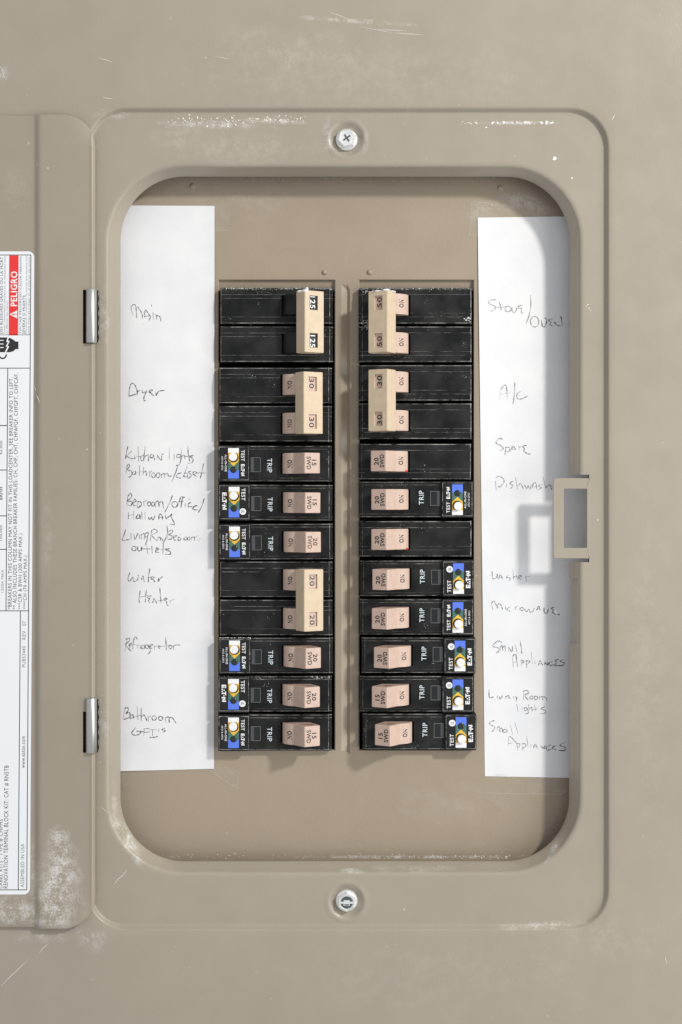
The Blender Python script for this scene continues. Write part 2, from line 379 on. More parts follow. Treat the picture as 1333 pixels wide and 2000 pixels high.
# ------------------------------------------------------------------ screws
def screw(px, py, ang, kind):
    s = MB(); X, Z, _ = P(px, py, 0); h0 = -2.25
    s.lathe(0, 0, [(5.3, h0), (5.35, h0+.6), (5.0, h0+1.0), (4.4, h0+1.1)], n=32)
    n6 = 6; lv = [(4.75, h0+1.0), (4.75, h0+3.6), (4.2, h0+4.2)]
    vs = [V(r*math.cos(math.radians(ang+60*a)), r*math.sin(math.radians(ang+60*a)), h) for r, h in lv for a in range(6)]
    s.add(vs, [(q*6+a, q*6+(a+1) % 6, (q+1)*6+(a+1) % 6, (q+1)*6+a) for q in range(2) for a in range(6)])
    # top: rim, dished floor, drive recess with its shade put into a darker colour
    n = 24; T = h0+4.2
    def circ(r, h): return [V(r*math.cos(math.radians(ang+15*a)), r*math.sin(math.radians(ang+15*a)), h) for a in range(n)]
    hexr = [V(4.2*math.cos(math.radians(30))/math.cos(math.radians((15*a) % 60-30))*math.cos(math.radians(ang+15*a)), 4.2*math.cos(math.radians(30))/math.cos(math.radians((15*a) % 60-30))*math.sin(math.radians(ang+15*a)), T) for a in range(n)]
    L = [hexr, circ(3.45, T+.02), circ(3.1, T-.45)]
    s.add([p for l in L for p in l], [(q*n+a, q*n+(a+1) % n, (q+1)*n+(a+1) % n, (q+1)*n+a) for q in range(2) for a in range(n)]+[[2*n+a for a in range(n)]])
    if kind == 'square':
        s.disc(0, 0, 2.95, T-.44, 1, 24); s.box(-1.5, 1.5, -1.5, 1.2, T-.6, T-.05); s.box(-3.0, -1.5, -.5, .5, T-.6, T-.1); s.box(1.5, 3.0, -.5, .5, T-.6, T-.1); s.quad(V(-1.1, -1.3, T-.04), V(1.1, -1.3, T-.04), V(1.1, -.7, T-.04), V(-1.1, -.7, T-.04), 1)
    else:
        for a in (35, 125):
            c_, s_ = math.cos(math.radians(a)), math.sin(math.radians(a))
            q = [(-2.6, -.42), (2.6, -.42), (2.6, .42), (-2.6, .42)]
            s.add([V(x*c_-z*s_, x*s_+z*c_, T-.43+.004*(a > 90)) for x, z in q], [(0, 1, 2, 3)], 1)
        s.lathe(0, 0, [(2.9, T-.45), (2.6, T-.2), (2.2, T-.2), (2.0, T-.44)], n=24)
    o = s.build('screw', [M['metal'], M['recessdark']], panel); o.location = (X*.001, 0, Z*.001); return o
screw(678, 271, 12, 'cross'); screw(678, 1761, 30, 'square')
# ------------------------------------------------------------------ door, swung open flat to the left
HD = 6.6                                                     # strip beside the hinge
SX0, SX1 = 69, 79.5
def dtop(x): return 225+(1.5 if x < SX0 else 0)
def dbot(x): return 1813-(3 if x < SX0 else 0)
dr = MB()
# columns across the door (photo x, height); notches for the hinges are cut in the last columns
prof = [(-760, HD-6), (-760, HD-2.2), (-756, HD-1.8), (-300, HD-1.8), (0, HD-1.8), (66, HD-1.8), (69, HD-1.75), (72, HD-1.1), (76, HD-.4), (79.5, HD-.05), (84, HD), (125, HD), (140, HD), (150, HD), (158, HD), (163, HD), (170, HD), (174, HD), (177, HD+.06), (179.3, HD+.28), (181, HD+.26), (182.8, HD-.15), (184.4, HD-.75), (186, HD-1.5), (187.2, HD-2.5), (187.6, HD-5.5)]
NOT = [(566, 671, 163), (591, 646, 159), (1363, 1471, 165), (1390, 1470, 160)]
ycut = sorted(set([290, 400, 500, 700, 900, 1100, 1200, 1300, 1500, 1600, 1700, 1748]+[y for n_ in NOT for y in n_[:2]]))
def edge(x, top):
    r = 65.0; ex = 187.6
    y = dtop(x) if top else dbot(x)
    if x > ex-r:
        u = min(1, (x-(ex-r))/r); k = r-math.sqrt(max(0, r*r-(u*r)**2)); y = y+k if top else y-k
    return y
colsv = []
for x, h in prof:
    ycol = [edge(x, True)]+[max(y, edge(x, True)) if y < 1000 else min(y, edge(x, False)) for y in ycut]+[edge(x, False)]
    colsv.append([(x, y, h) for y in ycol])
m_ = len(colsv[0]); dv = [Q(*p) for c_ in colsv for p in c_]; dfc = []
for i in range(len(colsv)-1):
    for j in range(m_-1):
        xa, xb = prof[i][0], prof[i+1][0]; ya, yb = ([None]+ycut+[None])[j], ([None]+ycut+[None])[j+1]
        if any(xa >= nx-.1 and ya and yb and ya >= a-.1 and yb <= b+.1 for a, b, nx in NOT): continue
        dfc.append((i*m_+j, (i+1)*m_+j, (i+1)*m_+j+1, i*m_+j+1))
dr.add(dv, dfc)
for j, top in ((0, True), (m_-1, False)):                   # rounded edge along top and bottom, then thickness
    for i in range(len(colsv)-1):
        x0, y0, h0 = colsv[i][j]; x1, y1, h1 = colsv[i+1][j]; s_ = -1 if top else 1
        seq = [(0, 0), (.9, -.15), (1.6, -.6), (2.0, -1.5), (2.0, -2.6)]
        for (da, ha), (db, hb) in zip(seq, seq[1:]):
            if h0 < HD-3 and x0 > 0: break
            dr.add([Q(x0, y0+s_*da, h0+ha), Q(x1, y1+s_*da, h1+ha), Q(x1, y1+s_*db, h1+hb), Q(x0, y0+s_*db, h0+hb)], [(0, 1, 2, 3)])
door = dr.build('door', [M['door']], panel, smooth=False)
me = door.data; bm = bmesh.new(); bm.from_mesh(me); bmesh.ops.remove_doubles(bm, verts=bm.verts, dist=1e-6); bmesh.ops.recalc_face_normals(bm, faces=bm.faces)
for f in bm.faces: f.smooth = True
bm.to_mesh(me); bm.free()
# hinges
def hinge(y0, y1, gap_shade):
    h = bpy.data.objects.new('hinge', None); COL.objects.link(h); h.parent = panel
    x, z, _ = P(179.3, (y0+y1)/2, 6.5); h.location = V(x, z, 6.5)
    L = abs(P(0, y0, 6.5)[1]-P(0, y1, 6.5)[1])/2; b = MB(); n = 28; r = 2.55
    sec = [(-L, r*.9), (-L+.25, r), (L-.25, r), (L, r*.9)]
    vs = [V(rr*math.cos(a*2*math.pi/n), zz, rr*math.sin(a*2*math.pi/n)) for zz, rr in sec for a in range(n)]
    b.add(vs, [(q*n+a, q*n+(a+1) % n, (q+1)*n+(a+1) % n, (q+1)*n+a) for q in range(3) for a in range(n)]+[list(range(n)), [3*n+a for a in range(n)]])
    o = b.build('barrel', [M['steel']], h); 
    for p in o.data.polygons: p.use_smooth = len(p.vertices) == 4
    lf = MB()
    pts = [(158, gap_shade[0]), (158, gap_shade[1]), (163, gap_shade[1]), (163, y1+1), (192, y1-1)]
    k = 5
    for i in range(k*4+1):
        y = y1-6-(y1-y0-10)*i/(k*4); pts.append((193.7+1.3*math.sin(i*math.pi/2), y))
    pts += [(190, y0+1), (163, y0-1), (163, gap_shade[0])]
    X0, Zc = x, z
    def loc(px, py, hh): a, b_, _ = P(px, py, hh); return V(a-X0, b_-Zc, hh-6.5)
    lf.add([loc(*p, 3.1) for p in pts]+[loc(*p, -.5) for p in pts], [list(range(len(pts)))]+[(i, (i+1) % len(pts), len(pts)+(i+1) % len(pts), len(pts)+i) for i in range(len(pts))])
    lf.build('gap_shade', [M['gapshade']], h)  # dark plate added in place of the shaded slot behind the barrel
hinge(565, 670, (591, 646)); hinge(1363, 1470, (1390, 1470))
# label on the door
HL = HD-1.8+.12
lb = MB()
def sl(x, y): return x-(y-498)*.0065
out = []
for cx, cy, a0 in ((-248, 503, 180), (56, 503, 270), (55.5, 1735, 0), (-248, 1735, 90)):
    for i in range(9):
        a = math.radians(a0+90*i/8); px, py = cx+12*math.cos(a), cy+12*math.sin(a); out.append((sl(px, py) if px > 0 else px, py))
lb.add([Q(*p, HL) for p in out]+[Q(*p, HL-.12) for p in out], [list(range(len(out)))]+[(i, (i+1) % len(out), len(out)+(i+1) % len(out), len(out)+i) for i in range(len(out))])
def seg(x0, y0, x1, y1, w_=1.5, h=HL+.03, m=1):
    dx_, dy_ = x1-x0, y1-y0; L = math.hypot(dx_, dy_); nx, ny = -dy_/L*w_/2, dx_/L*w_/2
    lb.quad(Q(x0+nx, y0+ny, h), Q(x1+nx, y1+ny, h), Q(x1-nx, y1-ny, h), Q(x0-nx, y0-ny, h), m)
seg(61.3, 498, 53.3, 1738); seg(-245, 498, 61.5, 498); seg(-245, 654, 61, 654, 1.0); seg(-245, 719, 60, 719); seg(16.2, 719, 12.7, 1193); seg(40.8, 1193, 36.6, 1738)
for y in (831, 918, 1007.5, 1073): seg(-245, y, 14.5, y, 1.7)
seg(-245, 1193, 57, 1193); seg(-245, 1738, 53, 1738)
H1, H2 = HL+.03, HL+.06
lb.quad(Q(19, 499, H1), Q(37.3, 499, H1), Q(36.3, 655, H1), Q(18, 655, H1), 2)
lbo = lb.build('warning_label', [M['sticker'], M['ink'], M['red']], door)
tx = MB()
ptext(tx, 'PELIGRO', 21.8, 34.8, 530, 598, H2, 1, .022)
tx.add([Q(19.5, 614, H2), Q(34.5, 606, H2), Q(34.5, 622, H2)], [(0, 1, 2)], 1)
tx.quad(Q(24, 613.2, H2+.02), Q(30.5, 612.8, H2+.02), Q(30.5, 615.2, H2+.02), Q(24, 614.8, H2+.02), 2); tx.quad(Q(32, 613, H2+.02), Q(33.5, 613, H2+.02), Q(33.5, 615, H2+.02), Q(32, 615, H2+.02), 2)
for s_, x0, x1, y0, y1, mm, off in (
    ('DES BLESSURES GRAVES OU LA MORT', 1, 6.6, 502, 652, 0, 0), ("Couper l'alimentation electrique de cet equipement avant", 8, 12.5, 500, 652, 3, 0),
    ("d'y effectuer des travaux", 12.8, 17, 588, 652, 3, 0), ('VOLTAJE PELIGROSO CAUSA HERIDAS', 38.9, 44, 501, 652, 0, 0),
    ('SEVERAS O MUERTE', 45, 50, 577, 652, 0, 0), ('Desconecte el suministro de energia que alimenta este', 50.6, 54.6, 500, 652, 3, 0),
    ('panel antes de trabajar en el interior del mismo', 55.5, 59.8, 502, 652, 3, 0), ('42,000', -.5, 6.5, 861, 888, 0, 0), ('BRHH', -.5, 6, 951, 976, 0, .01),
    ('100,000', -1, 6, 1026, 1056, 0, 0), ('1200A MAX', 3, 8.3, 1113, 1157, 3, 0),
    ('*BREAKERS IN THIS COLUMN MAY NOT FIT IN THIS LOADCENTER, SEE BREAKER INFO TO LEFT.', 17.2, 26.2, 737, 1190, 0, 0),
    ('** ALSO INCLUDES THESE BRANCH BREAKER FAMILIES: CH, CHF, CHT, CHFAFGF, CHFGFT, CHFCAF.', 26.8, 36, 729, 1190, 0, 0),
    ('***CSR & BWH (200 AMPS MAX.)', 36.5, 46, 1042, 1190, 0, 0), ('****CH (70 AMPS MAX.)', 46.3, 55.4, 1085, 1190, 0, 0),
    ('PUB53440', 44.2, 51, 1262, 1303, 3, 0), ('REV', 44.5, 51.5, 1232, 1249, 3, 0), ('07', 44.7, 51.7, 1213, 1222, 3, 0),
    ('www.eaton.com', 43.7, 50, 1438, 1500, 0, 0), ('RENOVATION TERMINAL BLOCK KIT: CAT # RN5TB', 8.5, 18, 1495, 1735, 0, 0),
    ('LABEL KITS : TYPE # CHPMS', -1, 6.8, 1600, 1735, 0, 0), ('ASSEMBLED IN USA', 41.2, 48.4, 1648, 1733, 3, 0)):
    ptext(tx, s_, x0, x1, y0, y1, H1, mm, off)
# shock hazard glove pictogram
tx0 = tx; tx = MB()
gl = [(-30, 659), (14, 659), (22, 660.5), (28, 664), (31.5, 667), (37, 667), (37, 682), (31.5, 682), (27, 686), (20, 688), (-30, 688)]
tx.add([Q(x, y, H1) for x, y in gl], [list(range(len(gl)))], 0)
for y in (665, 672, 679): tx.quad(Q(-30, y-1, H2), Q(8, y-1, H2), Q(8, y+.6, H2), Q(-30, y+.6, H2), 1)
bolt = [(16, 658), (13, 668), (16.5, 668), (12, 677), (15.5, 677), (10, 689), (12.5, 689), (19, 676.5), (15.5, 675.5), (20, 666), (16.5, 665.5), (18.5, 658)]
tx.add([Q(x, y, H2+.02) for x, y in bolt], [list(range(len(bolt)))], 1)
for i in range(8):
    a0, a1 = math.radians(0+22*i), math.radians(0+22*(i+1)); c_ = (6, 692)
    tx.quad(*[Q(c_[0]+r_*math.cos(a), c_[1]+r_*math.sin(a)*1.1, H1) for r_, a in ((6, a0), (8.8, a0), (8.8, a1), (6, a1))], 0)
tx.build('hazard_pictogram', [M['ink'], M['white'], M['red'], M['greyink']], door)
setp(tx0.build('printed_text', [M['ink'], M['white'], M['red'], M['greyink']], door), kind='stuff')
# dried plaster specks on the panel
sp = MB()
def fleck(px, py, h, r, flat=.45, seed=0):
    rnd = random.Random(seed or random.random()); x, z, _ = P(px, py, h); n = 7; st = rnd.uniform(.7, 1.7); an = rnd.uniform(-.5, .5)
    def pt(a, k, hh):
        rr = r*k*rnd.uniform(.75, 1.25); u, v = rr*math.cos(a)*st, rr*math.sin(a)/st
        return V(x+u*math.cos(an)-v*math.sin(an), z+u*math.sin(an)+v*math.cos(an), hh)
    vs = [pt(a*6.283/n, 1, h-.06) for a in range(n)]+[pt(a*6.283/n, .6, h+r*flat) for a in range(n)]
    sp.add(vs, [(a, (a+1) % n, n+(a+1) % n, n+a) for a in range(n)]+[[n+a for a in range(n)]])
rd = random.Random(3)
for i in range(75): fleck(rd.uniform(325, 470)+rd.gauss(0, 12), 236+rd.gauss(0, 6), 0.05, abs(rd.gauss(.16, .12))+.07)
for i in range(70): fleck(rd.uniform(470, 602), 236-rd.random()*4+rd.gauss(0, 3), .05, abs(rd.gauss(.15, .1))+.07)
for i in range(26): fleck(443+rd.gauss(0, 7), 240+rd.gauss(0, 5), .05, rd.uniform(.1, .4))
for i in range(46): fleck(rd.uniform(900, 1085), 240+rd.gauss(0, 1.2), .05, rd.uniform(.12, .38))
for x, y, r in ((962, 240, .7), (972, 240, .6), (984, 239, .7), (1010, 239, .45), (1026, 239, .8), (1032, 239, .55), (1058, 240, .8), (1068, 240, .9), (1078, 240, .8), (1083, 311, 1.0), (1083, 309, .8), (1118, 348, .6), (950, 249, .5), (243, 220, .4), (246, 212, .35), (1149, 595, .4), (1151, 602, .35), (1146, 598, .3), (1155, 606, .3)): fleck(x, y, .05, r)
for i in range(70): fleck(rd.uniform(300, 1060), rd.uniform(227, 312), .05, rd.uniform(.05, .16))
for i in range(60): fleck(rd.uniform(190, 204), rd.choice((rd.uniform(560, 700), rd.uniform(1350, 1490), rd.uniform(300, 1700))), .1, rd.uniform(.06, .17))
for i in range(620):
    x, y = rd.gauss(118, 22), rd.gauss(1730, 48)
    if 82 < x < 178 and y < 1806: fleck(x, y, HD, rd.uniform(.05, .13))
for i in range(160):
    x, y = rd.gauss(30, 30), rd.gauss(1785, 14)
    if -20 < x < 66 and y < 1806: fleck(x, y, HD-1.8, rd.uniform(.05, .12))
def scratch(x0, y0, x1, y1, h, w_=.9):
    dx_, dy_ = x1-x0, y1-y0; L = math.hypot(dx_, dy_); nx, ny = -dy_/L*w_/2, dx_/L*w_/2; k = 8; jit = [rd.gauss(0, .35) for _ in range(k+1)]
    a = [(x0+dx_*i/k+nx*q*4, y0+dy_*i/k+ny*q*4) for i, q in enumerate([j*.5 for j in jit])]
    v = []
    for i, (x, y) in enumerate(a):
        f = math.sin(math.pi*(i+.3)/(k+.6)); v += [Q(x+nx*f, y+ny*f, h+.14), Q(x-nx*f, y-ny*f, h+.14)]
    sp.add(v, [(2*i, 2*i+1, 2*i+3, 2*i+2) for i in range(k)])
for q in ((0, 1928, 58, 1872, 2.5), (222, 1728, 252, 1697, 0), (196, 1574, 212, 1588, 0), (640, 22, 690, 40, 2.5), (700, 52, 770, 64, 2.5), (768, 64, 830, 68, 2.5), (735, 58, 800, 60, 2.5),
          (76, 1862, 95, 1842, 2.5), (200, 190, 222, 193, 2.5), (4, 135, 12, 156, 2.5), (0, 128, 8, 140, 2.5), (192, 112, 222, 122, 2.5), (420, 110, 452, 116, 2.5), (1300, 1868, 1303, 1884, 2.5), (1085, 1190, 1088, 1204, 0), (1195, 236, 1203, 222, 2.5), (68, 752, 72, 770, HD-1.6), (72, 770, 79, 788, HD-.2)):
    scratch(*q, w_=rd.uniform(.45, .9))
for i in range(80): x = rd.uniform(300, 1060); fleck(x, 1672+rd.gauss(0, 3), HF+.05, rd.uniform(.08, .26))
for i in range(60): fleck(rd.uniform(780, 1010), 1674+rd.gauss(0, 2), HF+.05, rd.uniform(.1, .3))
for i in range(80): fleck(rd.uniform(300, 1000), rd.uniform(346, 356), HF+.05, rd.uniform(.06, .18))
for i in range(40): t = rd.uniform(0, 1); fleck(1056+38*t+rd.gauss(0, 2), 1670-48*t+rd.gauss(0, 2), HF+.05, rd.uniform(.06, .2))
for i in range(160): fleck(rd.uniform(200, 1330), rd.choice((rd.uniform(0, 205), rd.uniform(1820, 1995))), 2.55, rd.uniform(.05, .13))
for i in range(120): fleck(rd.uniform(240, 1110), rd.uniform(1560, 1670), HF+.03, rd.uniform(.04, .10))
spo = sp.build('plaster_specks', [M['plaster']], panel); spo['kind'] = 'stuff'
# ------------------------------------------------------------------ circuit breakers
def loft(mb, secs, m=0, caps=True):
    n = len(secs[0]); mb.add([p for s in secs for p in s], [(q*n+a, q*n+(a+1) % n, (q+1)*n+(a+1) % n, (q+1)*n+a) for q in range(len(secs)-1) for a in range(n)], m)
HB = -13.0
# toggle, seen from its end: (x, h), x towards the outer end of the breaker
TOP = [(-22.0, 8.6), (-21.8, 9.1), (-21.4, 9.35), (-15.2, 12.75), (-14.8, 12.85), (-14.4, 12.6), (-9.5, 6.9), (-9.0, 6.6), (-7.6, 6.1), (-6.2, 5.3), (-4.9, 4.2), (-4.0, 3.0), (-3.6, 1.8)]
TOGP = TOP+[(-3.4, -2.4), (-16.2, -2.4), (-18.6, 2.5), (-21.0, 6.2)]
def prof_h(P_, lift=.05):
    def f(x):
        for (x0, h0), (x1, h1) in zip(P_, P_[1:]):
            if x0 <= x <= x1: return h0+(h1-h0)*(x-x0)/(x1-x0)+lift
        return P_[-1][1]+lift
    return f
togh = prof_h(TOP)
def toggle_mesh(matname='pink'):
    mb = MB(); cen = (-15.6, 7.0)
    def sec(v, k): 
        c_ = (sum(p[0] for p in TOGP)/len(TOGP), sum(p[1] for p in TOGP)/len(TOGP))
        return [V(c_[0]+(x-c_[0])*k, v, c_[1]+(h-c_[1])*k) for x, h in TOGP]
    ring_ = lambda v, k, dv=0: [V(cen[0]+(3.5*k)*math.cos(math.atan2(h-cen[1], x-cen[0])), v, cen[1]+1.95*k*math.sin(math.atan2(h-cen[1], x-cen[0]))+.12*k*math.cos(math.atan2(h-cen[1], x-cen[0]))*-2) for x, h in TOGP]
    for s in (1, -1):
        loft(mb, [sec(4.6*s, 1), sec(4.85*s, .995), sec(5.0*s, .96), ring_(5.0*s, 1)])
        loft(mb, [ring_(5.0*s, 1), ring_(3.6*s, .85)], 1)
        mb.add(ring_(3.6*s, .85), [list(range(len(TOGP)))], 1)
    loft(mb, [sec(-4.6, 1), sec(4.6, 1)])
    return mb
_mesh = {}
def cached(key, fn):
    if key not in _mesh: _mesh[key] = fn()
    return _mesh[key]
def letters_toggle(num, on=True, ink='ink'):
    mb = MB()
    if on: ltext(mb, 'ON', -7.2, .2, 3.9, 2.3, togh, 0, .03)
    if num:
        ltext(mb, num, -19.3, -.2, 2.9 if num == '15' else 3.7, 2.15, togh, 0, .024)
        ltext(mb, 'SWD', -16.7, .0, 6.3, 2.1, togh, 0, .024)
    return mb.mesh('lettering', [M[ink]])
def body_mesh(kind):
    """black case: profile across v, swept along x, with a slot for the toggle"""
    mb = MB()
    if kind == 'plain': vp = [(-8.95, -14, 0), (-8.95, -1.2, 0), (-8.6, -.75, 1), (-8.3, -.6, 0), (-5.6, -.55, 1), (-5.42, -.2, 0), (-5.1, -.2, 0), (-3.75, -.2, 1), (-3.6, 0, 0), (5.1, 0, 0), (5.45, 0, 1), (5.65, -.55, 0), (8.3, -.6, 1), (8.6, -.75, 0), (8.95, -1.2, 0), (8.95, -14, 0)]
    else: vp = [(-8.95, -14, 0), (-8.95, -1.1, 0), (-8.6, -.65, 1), (-8.35, -.55, 0), (-7.25, -.5, 1), (-7.05, 0, 0), (-5.1, 0, 0), (5.1, 0, 0), (7.05, 0, 1), (7.25, -.5, 0), (8.35, -.55, 1), (8.6, -.65, 0), (8.95, -1.1, 0), (8.95, -14, 0)]
    xp = [(-27.8, -14, 0), (-27.8, -1.3, 0), (-27.45, -.75, 0), (-26.35, -.7, 1), (-26.1, 0, 0), (-17.2, 0, 0), (-2.5, 0, 0), (27.2, 0, 1), (27.5, -.35, 0), (27.8, -1.1, 0), (27.8, -14, 0)]
    top = {(i, j): (x, v, -14 if (dx_ < -10 or dv_ < -10) else max(dx_+dv_, -1.6)) for i, (x, dx_, _) in enumerate(xp) for j, (v, dv_, _) in enumerate(vp)}
    for i in range(len(xp)-1):
        for j in range(len(vp)-1):
            if xp[i][0] == -17.2 and -5.1 <= vp[j][0] and vp[j+1][0] <= 5.1: continue
            inner = 0 < i < len(xp)-2 and 0 < j < len(vp)-2
            m = 1 if inner and (vp[j][2] or xp[i][2]) else 0
            if inner and j >= len(vp)-4 and kind != 'plain' and False: m = 2
            mb.add([V(*top[q]) for q in ((i, j), (i+1, j), (i+1, j+1), (i, j+1))], [(0, 1, 2, 3)], m)
    x0, x1, v0, v1 = -17.2, -2.5, -5.1, 5.1
    a = [(x0, v0), (x1, v0), (x1, v1), (x0, v1)]
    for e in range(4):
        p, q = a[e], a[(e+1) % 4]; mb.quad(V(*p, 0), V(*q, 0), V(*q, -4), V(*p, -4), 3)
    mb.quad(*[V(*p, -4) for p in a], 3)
    if kind != 'plain':                      # shallow raised field round the word TRIP
        mb.box(-1.2, 6.9, -4.7, 6.6, -.2, .14)
    me = mb.mesh('body', [M['black'], M['worn'], M['dusty'], M['pit']]); return me
def blockmesh(x0, x1, v0, v1, h0, h1, bev, mats, name, segs=2):
    bm = bmesh.new(); bmesh.ops.create_cube(bm, size=1)
    for v in bm.verts:
        v.co = Vector(V((x0+x1)/2+v.co.x*(x1-x0), (v0+v1)/2+v.co.z*(v1-v0), (h0+h1)/2-v.co.y*(h1-h0)))
    es = [e for e in bm.edges if not all(abs(v.co.y+h0*.001) < 1e-7 for v in e.verts)]
    bmesh.ops.bevel(bm, geom=es, offset=bev*.001, segments=segs, affect='EDGES', profile=.5)
    me = bpy.data.meshes.new(name); bm.to_mesh(me); bm.free()
    for m in mats: me.materials.append(m)
    return me
HS = 1.62
def sticker_mesh(kind):
    mb = MB(); h = HS
    o = []
    for cx, cy, a0 in ((26.2, 6.3, 0), (14.5, 6.3, 90), (14.5, -6.5, 180), (26.2, -6.5, 270)):
        for i in range(6): a = math.radians(a0+18*i); o.append((cx+1.1*math.cos(a), cy+1.1*math.sin(a)))
    mb.add([V(x, v, h) for x, v in o], [list(range(len(o)))], 0)
    X0, X1, XM = 17.9, 23.2, 20.55; k = h+.03
    def band(side0, apex0, side1, apex1, m):   # chevrons pointing to +v
        mb.add([V(X0, side0, k), V(XM, apex0, k), V(X1, side0, k), V(X1, side1, k), V(XM, apex1, k), V(X0, side1, k)], [(0, 1, 4, 5), (1, 2, 3, 4)], m)
    band(-7.6, -7.6, -5.3, -5.3, 1); band(-5.3, -5.3, -1.3, 1.3, 4); band(-1.3, 1.3, 3.0, 4.8, 3); band(3.0, 4.8, 7.4, 7.4, 2)
    mb.disc(20.5, -3.0, 2.42, k+.03, 0)
    def eaton(cx, cv, L, H):
        t = h+.04; w_ = .022
        u = L/10.0
        def b(s0, s1, t0, t1): mb.quad(V(cx-(t0-.5)*H, cv+(s0-5)*u, t), V(cx-(t0-.5)*H, cv+(s1-5)*u, t), V(cx-(t1-.5)*H, cv+(s1-5)*u, t), V(cx-(t1-.5)*H, cv+(s0-5)*u, t), 1)
        b(0, 2.0, 0, .24); b(0, 2.0, .38, .62); b(0, 2.0, .76, 1)                       # E as three bars
        b(0, .7, .24, .38); b(0, .7, .62, .76)
        for s0, s1 in ((2.3, 3.1), (3.4, 4.2)):                                         # feet of the A and its dot
            b(s0, s1, 0, .26)
        b(2.85, 3.6, .42, .68)
        b(3.9, 6.2, .78, 1); b(4.65, 5.45, 0, .78)                                       # T
        mb.disc(cx+(.5-.5)*H, cv+(6.55-5)*u, H*.15, t, 1, 10)                              # round dot
        b(7.2, 8.0, 0, 1); b(9.2, 10, 0, 1)                                              # N
        mb.add([V(cx-(q-.5)*H, cv+(s_-5)*u, t) for s_, q in ((7.2, 1), (8.1, 1), (10, 0), (9.1, 0))], [(0, 1, 2, 3)], 1)
    if kind == 'allinone':
        ltext(mb, 'TEST', 16.0, -3.9, 5.4, 1.75, h+.04, 1, .012); eaton(16.0, 3.2, 5.8, 1.75)
        ltext(mb, 'ALL-IN-ONE', 24.35, -.2, 8.4, 1.05, h+.04, 1, .01); ltext(mb, 'AFCI & GFCI', 26.1, -.2, 6.8, .85, h+.04, 1, .006)
    else:
        ltext(mb, 'TEST', 16.0, -3.9, 6.0, 1.9, h+.04, 1, .012); eaton(25.3, -.6, 8.4, 2.2)
        mb.disc(16.2, 4.5, 1.6, h+.03, 1); ltext(mb, 'UL', 16.2, 4.5, 1.5, 1.6, h+.06, 0, .02)
    return mb.mesh('sticker', [M['stblack'], M['white'], M['blue'], M['green'], M['yellow']])
def button_mesh():
    mb = MB(); mb.lathe(20.75, -3.25, [(2.08, HS), (2.08, HS+1.3), (1.95, HS+1.6), (1.6, HS+1.7)], n=28); me = mb.mesh('test_button', [M['button']]); return me
def lens_mesh():
    mb = MB(); mb.lathe(20.55, 3.05, [(1.62, HS+.01), (1.55, HS+.2), (1.2, HS+.38), (.5, HS+.44)], n=24); return mb.mesh('indicator_light', [M['led']], True)
def window_mesh():
    mb = MB(); x0, x1, v0, v1 = 7.3, 12.1, -3.0, 4.1; t = .22
    mb.box(x0, x1, v0, v0+.16, -.05, t, 1); mb.box(x0, x1, v1-.16, v1, -.05, t, 1); mb.box(x0, x0+.16, v0+.16, v1-.16, -.05, t, 1); mb.box(x1-.16, x1, v0+.16, v1-.16, -.05, t, 1)
    mb.quad(V(x0+.1, v0+.1, .07), V(x1-.1, v0+.1, .07), V(x1-.1, v1-.1, .07), V(x0+.1, v1-.1, .07), 0)
    mb.quad(V(x1-1.5, v0+.3, .09), V(x1-.3, v0+.3, .16), V(x1-.3, v1-.3, .16), V(x1-1.5, v1-.3, .09), 2)
    return mb.mesh('indicator_window', [M['gloss'], M['winedge'], M['winface']])
TB = [(-23.4, 9.5), (-23.2, 9.9), (-22.9, 10.05), (-14.7, 14.45), (-14.3, 14.5), (-14.0, 14.25), (-10.2, 9.0), (-10.1, 8.6), (-11.2, 7.2), (-17, 5.8), (-21.2, 5.4), (-22.6, 6.4)]
E0, E1 = Vector((-22.9, 10.05)), Vector((-14.7, 14.45))
NRM = Vector((-(E1-E0).y, (E1-E0).x)).normalized()
def facept(t, depth=0): p = E0+(E1-E0)*t-NRM*depth; return p.x, p.y
WIN = (.28, .76); WV = [(-12.6, -5.6), (5.6, 12.6)]
def tie_mesh():
    mb = MB(); n = len(TB)
    def sec(v, k=1):
        c_ = (-17, 9); return [V(c_[0]+(x-c_[0])*k, v, c_[1]+(h-c_[1])*k) for x, h in TB]
    vv = [-14.9, -14.6, WV[0][0], WV[0][1], WV[1][0], WV[1][1], 14.6, 14.9]
    S = [sec(vv[0], .97)]+[sec(v) for v in vv[1:-1]]+[sec(vv[-1], .97)]
    fs = []
    for q in range(len(S)-1):
        for a in range(n):
            if a == 2 and 1 <= q <= 5: continue
            fs.append((q*n+a, q*n+(a+1) % n, (q+1)*n+(a+1) % n, (q+1)*n+a))
    mb.add([p for s in S for p in s], fs)
    ts = [0, WIN[0], WIN[1], 1]
    for q in range(1, 6):
        for t in range(3):
            if t == 1 and q in (2, 4): continue
            mb.quad(*[V(facept(tt)[0], v, facept(tt)[1]) for tt, v in ((ts[t], vv[q]), (ts[t+1], vv[q]), (ts[t+1], vv[q+1]), (ts[t], vv[q+1]))])
    for v0, v1 in WV:
        a = [(WIN[0], v0), (WIN[1], v0), (WIN[1], v1), (WIN[0], v1)]
        for e in range(4):
            p, q = a[e], a[(e+1) % 4]; mb.quad(*[V(facept(tt, d)[0], v, facept(tt, d)[1]) for (tt, v), d in ((p, 0), (q, 0), (q, 1.1), (p, 1.1))])
    for k, s in ((0, -14.9), (-1, 14.9)):     # hollow ends
        rim = S[k]; i1 = [V(-17+(x+17)*.80, s, 9+(h-9)*.72) for x, h in TB]; i2 = [V(-17+(x+17)*.74, s*(13.4/14.9), 9+(h-9)*.66) for x, h in TB]
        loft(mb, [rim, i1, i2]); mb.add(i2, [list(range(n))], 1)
    return mb.mesh('handle_tie', [M['beige'], M['pinkdark']])
